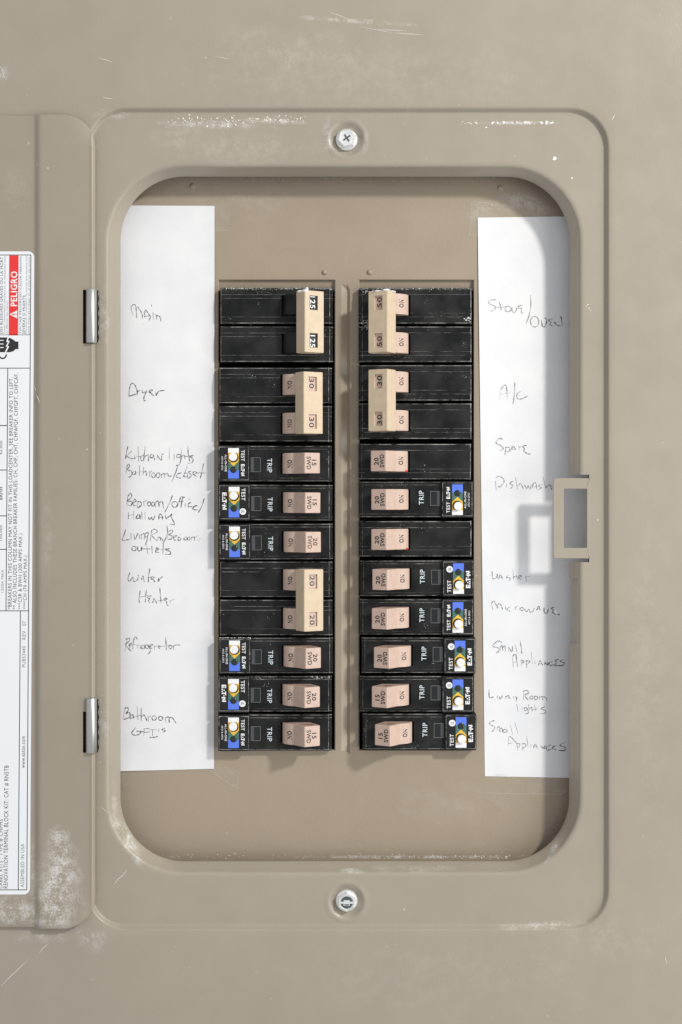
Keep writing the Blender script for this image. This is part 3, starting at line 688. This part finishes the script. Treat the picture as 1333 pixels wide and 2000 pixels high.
def plate_mesh(num, which, dark):
    mb = MB(); v0, v1 = WV[which]; d = .98
    a = [(WIN[0]-.02, v0-.1), (WIN[1]+.02, v0-.1), (WIN[1]+.02, v1+.1), (WIN[0]-.02, v1+.1)]
    mb.add([V(facept(t, d)[0], v, facept(t, d)[1]) for t, v in a], [(0, 1, 2, 3)], 0)
    L = {'125': 5.9}.get(num, 4.9); c = (v0+v1)/2+(.35 if which else -.35)
    vs, fs = text2d(num, .01); out = []
    for s, t in vs:
        tt = .535-t*2.7/9.3; x, h = facept(tt, d-.06); out.append(V(x, c+s*L, h))
    mb.add(out, fs, 1)
    return mb.mesh('number_plate', [M['stblack'] if dark else M['pink'], M['white'] if dark else M['ink']])
def lump(parent, cx, cv, h, r, seed):
    bm = bmesh.new(); bmesh.ops.create_icosphere(bm, subdivisions=2, radius=1); rnd = random.Random(seed)
    for v in bm.verts:
        k = rnd.uniform(.8, 1.15); v.co = Vector(V(cx+v.co.x*r[0]*k, cv+v.co.z*r[1]*k, h-v.co.y*r[2]*k))
    me = bpy.data.meshes.new('plaster_lump'); bm.to_mesh(me); bm.free(); me.materials.append(M['plaster'])
    for p in me.polygons: p.use_smooth = True
    link('plaster_lump', me, parent)
def tog_part(root, dz, num, on, black=False, ink='ink'):
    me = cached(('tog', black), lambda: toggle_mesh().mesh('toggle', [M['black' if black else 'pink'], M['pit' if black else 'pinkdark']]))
    t = link('toggle', me, root); t.location = (0, 0, dz*.001)
    if on or num: link('lettering', cached(('tl', num, on, ink), lambda: letters_toggle(num, on, ink)), t)
    return t
MMPX = (D-HB)/F
def breaker(side, px0, px1, y0, y1, kind, num, label, group, dx_=0, ink='ink', tilt=0, red=False):
    cy = (y0+y1)/2; cx = (px0+px1)/2+dx_
    x, z, _ = P(cx, cy, HB)
    rot = (0, (math.pi if side == 'L' else 0)+math.radians(tilt), 0)
    r = empty('circuit_breaker', (x*.001, -HB*.001, Z0+z*.001), label, 'circuit breaker', group, rot)
    if kind == 'double':
        for dz in (-9.45, 9.45):
            b = link('body', cached('plain', lambda: body_mesh('plain')), r); b.location = (0, 0, dz*.001)
            tog_part(r, dz, None, num != '125', black=(num == '125'))
        t = link('handle_tie', cached('tie', tie_mesh), r)
        for w_ in (0, 1): link('number_plate', cached(('np', num, w_), lambda: plate_mesh(num, w_, num == '125')), t)
    else:
        link('body', cached(kind == 'plain', lambda: body_mesh('plain' if kind == 'plain' else 'afci')), r)
        tog_part(r, 0, num, True, ink=ink)
        if kind != 'plain':
            blk = link('test_block', cached('blk', lambda: blockmesh(12.7, 28.2, -9.0, 9.0, -10, 1.6, .55, [M['black']], 'test_block')), r)
            rimm = cached('rim', lambda: rim_mesh()); link('rim', rimm, blk)
            link('sticker', cached(('st', kind), lambda: sticker_mesh(kind)), blk)
            link('test_button', cached('btn', button_mesh), blk); link('indicator_light', cached('led', lens_mesh), blk)
            link('indicator_window', cached('win', window_mesh), r)
            link('lettering', cached('trip', trip_mesh), r)
        if red:
            mb = MB(); mb.box(-5.2, -3.9, -5.12, -4.3, 2.2, 4.3); mb.build('red_flag', [M['redfleck']], r)
    return r
def rim_mesh():
    mb = MB(); k = HS-.04
    for x0, x1, v0, v1 in ((13.1, 13.3, -8.2, 8.2), (27.55, 27.75, -8.2, 8.2), (13.3, 27.55, 7.95, 8.2), (13.3, 27.55, -8.2, -7.95)): mb.box(x0, x1, v0, v1, k-.1, k+.16)
    return mb.mesh('rim', [M['worn']])
def trip_mesh():
    mb = MB(); ltext(mb, 'TRIP', 2.9, .9, 6.9, 2.35, .18, 0, .006); return mb.mesh('lettering', [M['palewhite']])
GD = 'double breakers with a cream handle bar'; GA = 'breakers with a coloured test sticker'; GP = 'plain single breakers'
LX, RX = (430, 652), (703, 922)
b1 = breaker('L', *LX, 561, 708, 'double', '125', 'double black breaker with white 125 numerals, beside the word Main', GD)
breaker('L', *LX, 717, 863, 'double', '30', 'double black breaker with 30 on its cream bar, beside the handwritten Dryer', GD, -2)
breaker('L', *LX, 870, 941, 'allinone', '15', 'black breaker with coloured test sticker beside Kitchen lights, 15 on its toggle', GA, -2)
breaker('L', *LX, 946, 1017, 'ul', '15', 'black breaker with coloured test sticker beside Bedroom/office/Hallway', GA, -1, tilt=.3)
breaker('L', *LX, 1022, 1094, 'allinone', '20', 'black breaker with coloured test sticker and brown 20, beside Living Rm outlets', GA, 0, ink='brownink', tilt=-.3)
breaker('L', *LX, 1097, 1241, 'double', '20', 'double black breaker with 20 on its cream bar, beside Water Heater', GD, -1)
b7 = breaker('L', *LX, 1245, 1316, 'allinone', '20', 'black breaker with a plaster crusted test block, beside the word Refrigerator', GA, 0)
b8 = breaker('L', *LX, 1320, 1391, 'ul', '20', 'second breaker from the bottom of the left column, with coloured test sticker', GA, -2)
breaker('L', *LX, 1395, 1466, 'allinone', '15', "bottom breaker of the left column, beside Bathroom GFI's", GA, -2)
r1 = breaker('R', *RX, 562, 707, 'double', '50', 'double black breaker with 50 on its cream bar, beside Stove/Oven', GD, 0)
breaker('R', *RX, 712, 858, 'double', '30', 'double black breaker with 30 on its cream bar, beside A/C', GD, 0)
breaker('R', *RX, 867, 936, 'plain', '20', 'plain black single breaker with pink toggle beside the word Spare', GP, -1, red=True)
breaker('R', *RX, 940, 1011, 'allinone', '20', 'black breaker with coloured test sticker beside the word Dishwash', GA, 0)
breaker('R', *RX, 1017, 1088, 'plain', '20', 'plain black single breaker with pink toggle, between the Dishwash and Washer breakers', GP, 0, red=True)
breaker('R', *RX, 1093, 1166, 'ul', '20', 'black breaker with coloured test sticker beside the word Washer', GA, 2, tilt=-.2)
breaker('R', *RX, 1170, 1240, 'allinone', '20', 'black breaker with coloured test sticker beside the word Microwave', GA, 1)
breaker('R', *RX, 1244, 1316, 'ul', '20', 'black breaker with coloured test sticker and 20 toggle beside the upper Small Appliances', GA, 5)
breaker('R', *RX, 1320, 1391, 'ul', '15', 'black breaker with coloured test sticker beside Living Room lights, 15 on its toggle', GA, 1)
breaker('R', *RX, 1394, 1464, 'ul', '15', 'bottom breaker of the right column, beside the lower Small Appliances', GA, 7)
lump(b1, 13.6+0-28.2, -14.7, 13.4, (1.5, .9, 1.4), 4); lump(b1, -15.3, -15.6, 12.4, (.8, 1.2, 1.0), 5); lump(b1, -12.3, -14.8, 11.0, (1.9, .6, 1.4), 6)
lump(r1, -15.0, 15.0, 13.2, (2.0, .7, 1.2), 8); lump(r1, -18.5, 14.9, 11.6, (2.6, .45, 1.0), 9); lump(r1, -11.8, 14.8, 10.8, (1.6, .5, 1.2), 12)
def crust(root, items, seed):
    rnd = random.Random(seed); mb = MB()
    for x0, x1, v0, v1, h, n, rr in items:
        for i in range(n):
            x, v, r = rnd.uniform(x0, x1), rnd.uniform(v0, v1), rnd.uniform(.4, 1)*rr; m = 6
            vs = [V(x+r*rnd.uniform(.6, 1.4)*math.cos(a*1.047), v+r*rnd.uniform(.4, 1)*math.sin(a*1.047), h-.05) for a in range(m)]+[V(x, v, h+r*.5)]
            mb.add(vs, [(a, (a+1) % m, m) for a in range(m)])
    o = mb.build('plaster_crust', [M['plaster']], root); o['kind'] = 'stuff'
crust(b1, [(-27, 27, -18.3, -17.3, -.6, 110, .28), (-10, 26, -17, 0, -.3, 90, .09), (-26, 26, -17, 17, 0, 60, .07), (-2, 22, -17.0, -13, -.3, 50, .12)], 2)
crust(r1, [(-27, 27, 17.2, 18.3, -.6, 80, .28), (-26, -19, 14.5, 17, -.5, 40, .28), (24, 27.4, 1.5, 8, -.4, 45, .34), (-27, -23.5, -2.5, 3, -.4, 30, .3), (0, 26, 3, 17, .0, 110, .08), (0, 26, -17, 0, 0, 60, .07)], 3)
crust(b7, [(12.8, 28.1, -9.0, -7.9, 1.4, 230, .3), (12.8, 14, -8, 6, 1.5, 40, .15)], 5)
crust(b8, [(-27, -17, -8.6, -7.4, -.5, 60, .22), (0, 12, -8.6, -7.6, -.5, 30, .2), (13, 28, -9, -8.4, 1.3, 60, .15)], 6)
# ------------------------------------------------------------------ paper strips with pencil handwriting
def paper(name, corners, label, hfun):
    r = empty(name, (0, -HF*.001, Z0), label, 'paper strip', 'handwritten circuit lists')
    mb = MB(); NX, NY = 16, 60; (xa, ya), (xb, yb), (xc, yc), (xd, yd) = corners    # tl tr br bl
    vs = []
    for j in range(NY+1):
        for i in range(NX+1):
            u, v = i/NX, j/NY
            px = (xa*(1-u)+xb*u)*(1-v)+(xd*(1-u)+xc*u)*v; py = (ya*(1-u)+yb*u)*(1-v)+(yd*(1-u)+yc*u)*v
            h = HF+hfun(px, py); x, z, _ = P(px, py, h); vs.append(V(x, z, h-HF))
    mb.add(vs, [(j*(NX+1)+i, j*(NX+1)+i+1, (j+1)*(NX+1)+i+1, (j+1)*(NX+1)+i) for j in range(NY) for i in range(NX)])
    o = mb.build('sheet', [M['paper']], r, smooth=True)
    return r
def hl(px, py): return .25+.35*max(0, (px-395)/25)**2+.12*math.sin(py*.013)*math.sin(px*.02)**2+(.6*max(0, (py-1480)/24)*max(0, (330-px)/90))
def hr(px, py): return .3+.12*math.sin(py*.011+1)+.25*max(0, (955-px)/20)**2*.5+.1*math.sin(px*.05)
PL = paper('paper_strip', [(206, 401), (420, 402), (419, 1501.5), (206, 1507)], 'left white paper strip with handwriting in pencil from Main down to Bathroom GFI', hl)
PR = paper('paper_strip', [(934, 425), (1150, 422), (1150, 1520), (948, 1516)], 'right white paper strip with pencil handwriting from Stove/Oven down to Small Appliances', hr)
def smooth_(pts, k=5):
    if len(pts) < 3: return pts
    q = [pts[0]]+pts+[pts[-1]]; out = []
    for i in range(1, len(q)-2):
        p0, p1, p2, p3 = q[i-1:i+3]
        for s in range(k):
            t = s/k; out.append(tuple(.5*(2*p1[d]+(p2[d]-p0[d])*t+(2*p0[d]-5*p1[d]+4*p2[d]-p3[d])*t*t+(3*p1[d]-p0[d]-3*p2[d]+p3[d])*t**3) for d in (0, 1)))
    return out+[pts[-1]]
def write(parent, org, sc, text, mname, hf, wid=2.15):
    """strokes: 'x,y x,y; x,y ...' in zoomed coordinates; 'o cx,cy,rx,ry' is a loop"""
    mb = MB()
    for st in text.split(';'):
        st = st.strip()
        if not st: continue
        if st[0] == 'o':
            cx, cy, rx, ry = [float(q) for q in st[1:].split(',')]; pts = [(cx+rx*math.cos(a), cy+ry*math.sin(a)) for a in [math.radians(-80-d) for d in range(0, 376, 25)]]
        else:
            pts = smooth_([tuple(float(c) for c in q.split(',')) for q in st.split()])
        if len(pts) == 1: pts = [pts[0], (pts[0][0]+6, pts[0][1]+3)]
        pts = [(org[0]+x/sc, org[1]+y/sc) for x, y in pts]; L = []; R_ = []; n = len(pts)
        for i, (x, y) in enumerate(pts):
            x0, y0 = pts[max(0, i-1)]; x1, y1 = pts[min(n-1, i+1)]; d = math.hypot(x1-x0, y1-y0) or 1
            w_ = wid/2*(.75+.35*math.sin(i*1.1+x*.3))*(.55 if i in (0, n-1) else 1); nx, ny = -(y1-y0)/d*w_, (x1-x0)/d*w_
            for l, s in ((L, 1), (R_, -1)):
                h = HF+hf(x, y)+.07; a, b, _ = P(x+nx*s, y+ny*s, h); l.append(V(a, b, h-HF))
        mb.add(L+R_, [(i, i+1, n+i+1, n+i) for i in range(n-1)])
    mb.build('handwriting', [M[mname]], parent)
S = 6.6667
A, B, C, E_ = (230, 560), (230, 860), (230, 1100), (230, 1350)
write(PL, A, S, '178,262 203,380; 180,262 205,235 235,240 248,300 253,405; 262,255 300,310 328,370 325,415; 370,295 355,350 362,400; 370,295 405,350 435,390 410,440; 352,385 430,380; 465,335 470,435; 445,230 450,262; 500,350 515,400 508,425; 505,378 540,380 565,410 568,450; 330,490', 'pencil_mid', hl)
write(PL, A, S, '160,1330 150,1425; 158,1330 175,1275 200,1255 235,1290 262,1370 235,1400 150,1425; 272,1350 262,1415; 266,1370 300,1345; 325,1345 330,1378 362,1370; 385,1345 365,1400 348,1440 350,1485 372,1475; 415,1380 458,1350 430,1343 415,1375 450,1390 455,1410 480,1415; 505,1370 510,1420 540,1362 620,1350', 'pencil', hl, 2.2)
write(PL, B, S, '140,75 120,160 105,245; 190,140 115,205; 115,205 190,240 240,225; 225,195 230,250; 272,75 280,275; 240,215 315,208; 345,190 308,215 310,260 345,268; 365,75 345,240 352,270; 348,235 380,195 405,200 405,272; 425,230 478,205 445,182 428,225 480,230 488,265; 520,185 520,260; 520,190 572,262 582,185 608,180; 678,98 680,245; 740,180 742,255; 818,180 778,190 780,225 818,215 820,182 826,270 800,320 765,330; 830,100 838,245; 838,215 868,190 885,245; 920,75 925,180 945,275; 875,215 992,195; 985,202 940,215 985,240 975,288 912,300', 'pencil_mid', hl)
write(PL, B, S, '125,330 115,430; 125,345 145,310 162,335 130,385 182,400 192,440 160,482 145,470; 218,400 195,440 230,440 237,400 245,448; 290,325 290,462; 345,345 335,460; 337,430 375,400 382,465; 245,420 352,402; 420,400 425,480; 422,420 452,400; o 472,455,24,32; o 532,455,24,32; 572,430 577,490; 577,450 610,430 617,490; 617,450 655,430 672,472 712,458; 790,325 760,420 710,540; 765,325 785,332; 838,425 785,438 775,480 830,495; 915,330 855,482; o 893,452,25,28; 962,400 925,418 968,450 935,490 905,490; 985,450 1035,420 1002,405 985,440 1040,470; 1125,300 1105,400 1080,497; 1020,425 1148,425', 'pencil_mid', hl)
write(PL, B, S, '140,720 125,830; 145,725 165,693 190,710 180,750 130,790 192,800 178,850 130,840; 205,812 250,790 225,770 205,810 215,850 250,850; 265,790 265,882; 265,800 302,800 315,840 270,882; 345,790 350,862; 348,802 388,775; o 415,827,22,28; o 467,832,20,28; 495,800 500,880; 500,812 535,790 545,870; 545,812 588,800 602,885; 720,715 680,820 618,937; o 748,835,36,38; 872,745 830,735 810,790 780,862; 882,742 852,748 828,885; 785,802 862,792; 885,820 885,872; 930,742 935,778; 948,765 950,772; 962,805 925,830 930,866 975,860; 990,868 1042,850 1003,855 985,900 1050,905; 1132,755 1105,850 1055,942', 'pencil', hl)
write(PL, B, S, '145,935 145,1028; 215,915 210,1032; 145,982 215,965; 270,960 245,1022 300,1000 285,965 305,1028; 320,930 325,1032; 360,930 365,1037; 405,1000 420,1032 445,1000 460,1036 490,1000 480,985; 540,1032 550,960 585,985 590,1037; 545,1005 585,1005; 625,975 640,1020 680,985 715,960 700,995 745,1080 732,1097 688,1090; 135,1080', 'pencil', hl)
write(PL, B, S, '112,1155 85,1240 68,1300 162,1290; 180,1210 180,1290; 205,1165; 215,1215 235,1290 270,1200; 285,1215 292,1282; 310,1220 315,1292; 315,1232 350,1215 352,1290; 402,1195 365,1220 370,1262 400,1240 404,1200 388,1300 360,1370; 450,1170 430,1312; 440,1182 490,1155 522,1190 455,1240 522,1312; 530,1260 530,1312; 535,1272 560,1260 567,1312; 570,1275 590,1290 592,1322; 645,1100 655,1200 625,1290 588,1352; 670,1180 650,1282; 672,1180 715,1170 722,1200 670,1232 722,1250 692,1290 650,1280; 740,1270 775,1240 735,1250 742,1302 770,1290; 790,1260 800,1312 832,1280 790,1260; 860,1270 865,1302; o 893,1280,16,22; o 932,1280,16,22; 960,1255 967,1302; 968,1270 1000,1255 1007,1300; 1005,1268 1052,1240; 1040,1300 1060,1302; 1065,1300 1085,1268; 815,1222 832,1215; 1000,1300 1010,1308', 'pencil_mid', hl, 2.1)
write(PL, B, S, 'o 218,1410,28,30; 265,1380 270,1436 310,1430 315,1385 322,1442; 380,1345 400,1482; 325,1412 432,1415; 450,1370 455,1472; 500,1442 542,1412 510,1405 500,1452 545,1460; 600,1340 595,1482; 550,1422 642,1410; 690,1410 630,1425 692,1450 682,1486 618,1480', 'pencil', hl)
write(PL, C, S, '165,120 140,200 162,237 200,180 215,238 265,215 275,150; 310,220 335,165 352,247; 315,205 350,200; 425,65 408,170 405,255; 385,187 442,182; 440,210 482,185 455,175 440,205 475,215 480,240 500,235; 542,190 530,242 560,200 597,172', 'pencil_mid', hl)
write(PL, C, S, '300,355 282,470 296,520; 380,340 370,430 365,512; 288,442 400,420; 445,425 400,432 405,460 430,455 405,490 425,517; 460,520 480,460 517,527; 450,507 500,490; 555,320 562,430 572,522; 520,490 592,485; 610,480 652,465 630,455 605,472 640,500 650,547 672,545; 690,480 690,512; 690,492 742,468; 765,468', 'pencil_mid', hl)
write(PL, C, S, '132,990 95,1152; 105,1002 150,973 162,1010 110,1062 187,1150; 145,1075 187,1045 160,1050 165,1102; 262,995 240,957 215,1000 200,1122; 170,1068 252,1060; 260,1060 260,1112; 262,1077 290,1060; 302,1070 302,1117; o 335,1092,20,25; 355,1050 358,1120; o 385,1087,20,25; 405,1065 432,1140 400,1187; 422,1090 462,1062 430,1060 430,1102 460,1112; 480,1070 485,1132; 485,1092 522,1062; o 545,1092,12,16; 630,960 636,1050 640,1132; 552,1085 682,1075; o 692,1090,20,24; 730,1070 730,1127; 730,1092 760,1065 822,1066', 'pencil_mid', hl, 2.1)
write(PL, E_, S, '95,230 75,370; 95,235 125,210 147,240 110,298; 110,290 162,280 157,340 85,367; 190,300 165,350 210,340 202,300 217,357; 260,200 270,372; 312,220 312,387; 314,340 350,310 387,387; 220,337 317,310; 400,320 405,397; 402,347 437,320; o 480,350,28,30; o 565,355,28,26; 625,340 635,412; 630,352 670,335 677,412; 674,352 710,340 767,417', 'pencil', hl)
write(PL, E_, S, '245,470 190,540 220,572 290,560 297,525 250,520 350,527; 352,490 345,587; 340,490 417,485; 345,537 422,530; 460,505 460,582; 420,500 512,500; 425,602 480,600 532,590; 542,485 535,532; 627,480 580,500 627,515 590,542', 'pencil', hl)
RA, RB_, RC, RD = (930, 560), (930, 840), (930, 1100), (930, 1320)
write(PR, RA, S, '265,170 190,175 165,210 210,235 258,260 250,290 195,325; 305,195 322,250 335,305; 275,270 397,262; o 420,290,40,38; 470,265 480,325 520,325 540,250; 612,240 560,255 562,282 592,280 595,330 622,345; 715,110 718,250 695,380 655,480', 'pencil_faint', hr)
write(PR, RA, S, 'o 768,455,56,70', 'pencil_faint', hr); write(PR, RA, S, '855,430 870,515 905,512 927,430 900,405; 1002,418 950,435 985,460; 985,460 965,490 1002,512; 1025,450 1020,492; 1025,455 1060,500 1110,510; 1127,512 1115,400 1095,395', 'pencil', hr, 2.2)
write(PR, RA, S, '320,1350 315,1465; 325,1345 370,1285 400,1300 412,1442; 320,1402 452,1380; 510,1240 505,1400 485,1532; 585,1360 540,1400 540,1450 592,1462 682,1420', 'pencil_faint', hr)
s5 = 5.332
write(PR, RB_, s5, '277,97 250,88 210,130 260,160 287,195 250,217; 312,175 305,262; 312,182 350,180 357,215 310,222; 375,207 388,165 422,207; 377,200 412,202; 450,165 455,212; 452,182 482,165; 532,160 490,170 512,195 500,215 540,247 577,247', 'pencil_mid', hr)
write(PR, RB_, s5, '205,530 215,627; 210,500 240,480 290,510 292,550 250,592 230,580; 320,560 320,602; 392,530 355,560 392,577 362,610; 415,490 435,617; 435,582 470,560 497,612; 510,570 530,607 545,580 565,612 580,570; 585,612 605,550 630,560 637,622; 590,592 632,590; 692,560 655,580 682,600 650,622', 'pencil_faint', hr)
write(PR, RB_, s5, '703,488 730,607; 730,602 770,570 792,622; 790,575 800,590', 'pencil', hr)
write(PR, RC, S, '215,100 222,195 270,190 280,140 290,205; 300,210 320,150 352,210; 305,190 345,190; 422,160 400,185 452,197 435,228; 485,75 492,212; 492,187 530,165 547,212; 555,190 602,167 570,160 560,190 600,212; 650,160 660,242; 655,182 722,165', 'pencil_faint', hr)
write(PR, RC, S, '205,510 225,607; 208,520 240,490 260,530 290,582 275,575; 275,575 300,525 332,550 352,607; 390,560 390,602; 452,570 405,600 452,627; 515,565 515,612; 517,577 552,560; o 600,597,22,22; 635,590 660,632 690,600 712,637 752,620 762,580', 'pencil_faint', hr)
write(PR, RC, S, '795,612 820,560 842,612; 800,597 840,592; 890,575 895,642 932,645 947,590; 1027,570 985,590 1012,615 1000,640 1040,665 1097,668', 'pencil', hr)
write(PR, RC, S, '345,1035 290,1013 220,1080 290,1100 307,1140 260,1170; 315,1085 320,1142; 320,1102 345,1070 352,1142; 352,1102 380,1075 387,1152; 430,1090 430,1157; 430,1090 472,1152 482,1075; 480,1110 482,1147; 520,1060 537,1157; 578,1010 592,1090 602,1182', 'pencil_faint', hr)
write(PR, RC, S, '480,1210 490,1357; 485,1212 522,1190 547,1352; 490,1292 540,1286; 590,1250 595,1342; 592,1262 632,1280 600,1302; 655,1260 665,1362; 658,1272 707,1280 665,1322; 725,1150 737,1312; 770,1270 775,1312; 815,1332 840,1270 872,1332; 820,1312 862,1306', 'pencil_mid', hr)
write(PR, RC, S, '895,1280 900,1327; 900,1292 937,1327 937,1280; 1002,1280 955,1300 970,1332 1022,1320; 1082,1250 1030,1270 1052,1290 1030,1337 1065,1330; 1142,1253 1100,1278 1158,1300 1130,1332 1070,1332', 'pencil', hr, 2.1)
write(PR, RD, S, '175,175 180,282 242,270; 280,255 285,297; 305,260 320,302 352,255; 390,260 395,302; 395,272 430,260 432,302; 432,270 462,300; 490,270 500,292; 515,270 540,285 520,300; 540,290 528,332; 630,210 620,307; 615,202 660,190 692,220 640,255 692,322; o 727,282,20,22; o 785,287,24,22; 830,260 835,312; 835,277 870,270 872,312; 872,277 915,280 927,322', 'pencil_mid', hr)
write(PR, RD, S, '535,370 552,467; 605,410 605,452; o 650,432,20,20; 670,420 687,480 640,497; 690,370 695,452; 695,432 730,412 737,462; 765,370 782,452; 740,442 802,430; 907,400 850,430 907,450 900,487 838,492', 'pencil_faint', hr)
write(PR, RD, S, '247,585 200,593 185,630 240,660 247,690 215,727; 280,660 285,717; 285,677 310,665 317,732; 317,692 345,680 352,742; o 385,717,26,20; 450,640 482,762; 510,610 552,752', 'pencil_faint', hr)
write(PR, RD, S, '430,800 425,902; 430,802 460,795 500,840 540,880; 425,887 480,870; 535,880 550,972; 540,882 577,890 560,932; 605,880 610,982; 608,882 652,890 640,932 610,940; 665,790 682,922; 720,890 720,932; 750,942 775,890 807,952; 755,927 802,925', 'pencil_faint', hr)
write(PR, RD, S, '850,905 855,947; 855,917 897,947 902,905; 977,900 925,925 930,967 987,955; 1042,910 1000,930 1002,945 1045,962; 1157,870 1095,905 1172,935 1150,972 1078,970', 'pencil', hr, 2.1)
# ------------------------------------------------------------------ clear tape
def tape(pts, label, edges):
    mb = MB(); r = [Q(x, y, HF+.14) for x, y in pts]; x0, y0, z0 = r[0]
    mb.add([(p[0], p[1]-.018 if False else p[1], p[2]) for p in r], [list(range(len(r)))], 0)
    for i in edges:
        (xa, ya), (xb, yb) = pts[i], pts[(i+1) % len(pts)]; L = math.hypot(xb-xa, yb-ya); nx, ny = -(yb-ya)/L*.55, (xb-xa)/L*.55
        mb.quad(*[Q(x, y, HF+.17) for x, y in ((xa+nx, ya+ny), (xb+nx, yb+ny), (xb-nx, yb-ny), (xa-nx, ya-ny))], 1)
    o = mb.build('clear_tape', [M['tape'], M['tapeedge']]); o.location = (0, 0, Z0)
    return setp(o, label, 'tape', 'clear tape around the paper strips')
zz = [(237+(3 if i % 2 else 8), 1506+i*2.1) for i in range(16)]
tape([(272, 1499), (200, 1499)][:1]+[(243, 1499)]+zz+[(252, 1530)], 'torn clear tape corner under the bottom left of the left paper strip', range(1, 18))
tape([(400, 1496), (440, 1496), (418, 1508)][0:2]+[(467, 1520), (463, 1540), (440, 1525), (415, 1508)], 'clear tape piece at the bottom right corner of the left paper strip', (1, 2, 3, 4))
tape([(922, 394), (958, 397), (958, 430), (946, 430), (946, 462), (918, 460)], 'clear tape piece at the top left corner of the right paper strip', (0, 5, 4))
tape([(975, 384), (1045, 386), (1062, 402), (1075, 424), (978, 424)], 'wrinkled clear tape above the right paper strip', (0, 1))
tape([(946, 1510), (1078, 1516), (1082, 1545), (1110, 1543), (1100, 1552), (950, 1549)], 'clear tape strip below the bottom of the right paper strip', (2, 3, 4))
tape([(416, 388), (450, 392), (449, 450), (415, 452)], 'clear tape piece at the top right corner of the left paper strip', (2,))
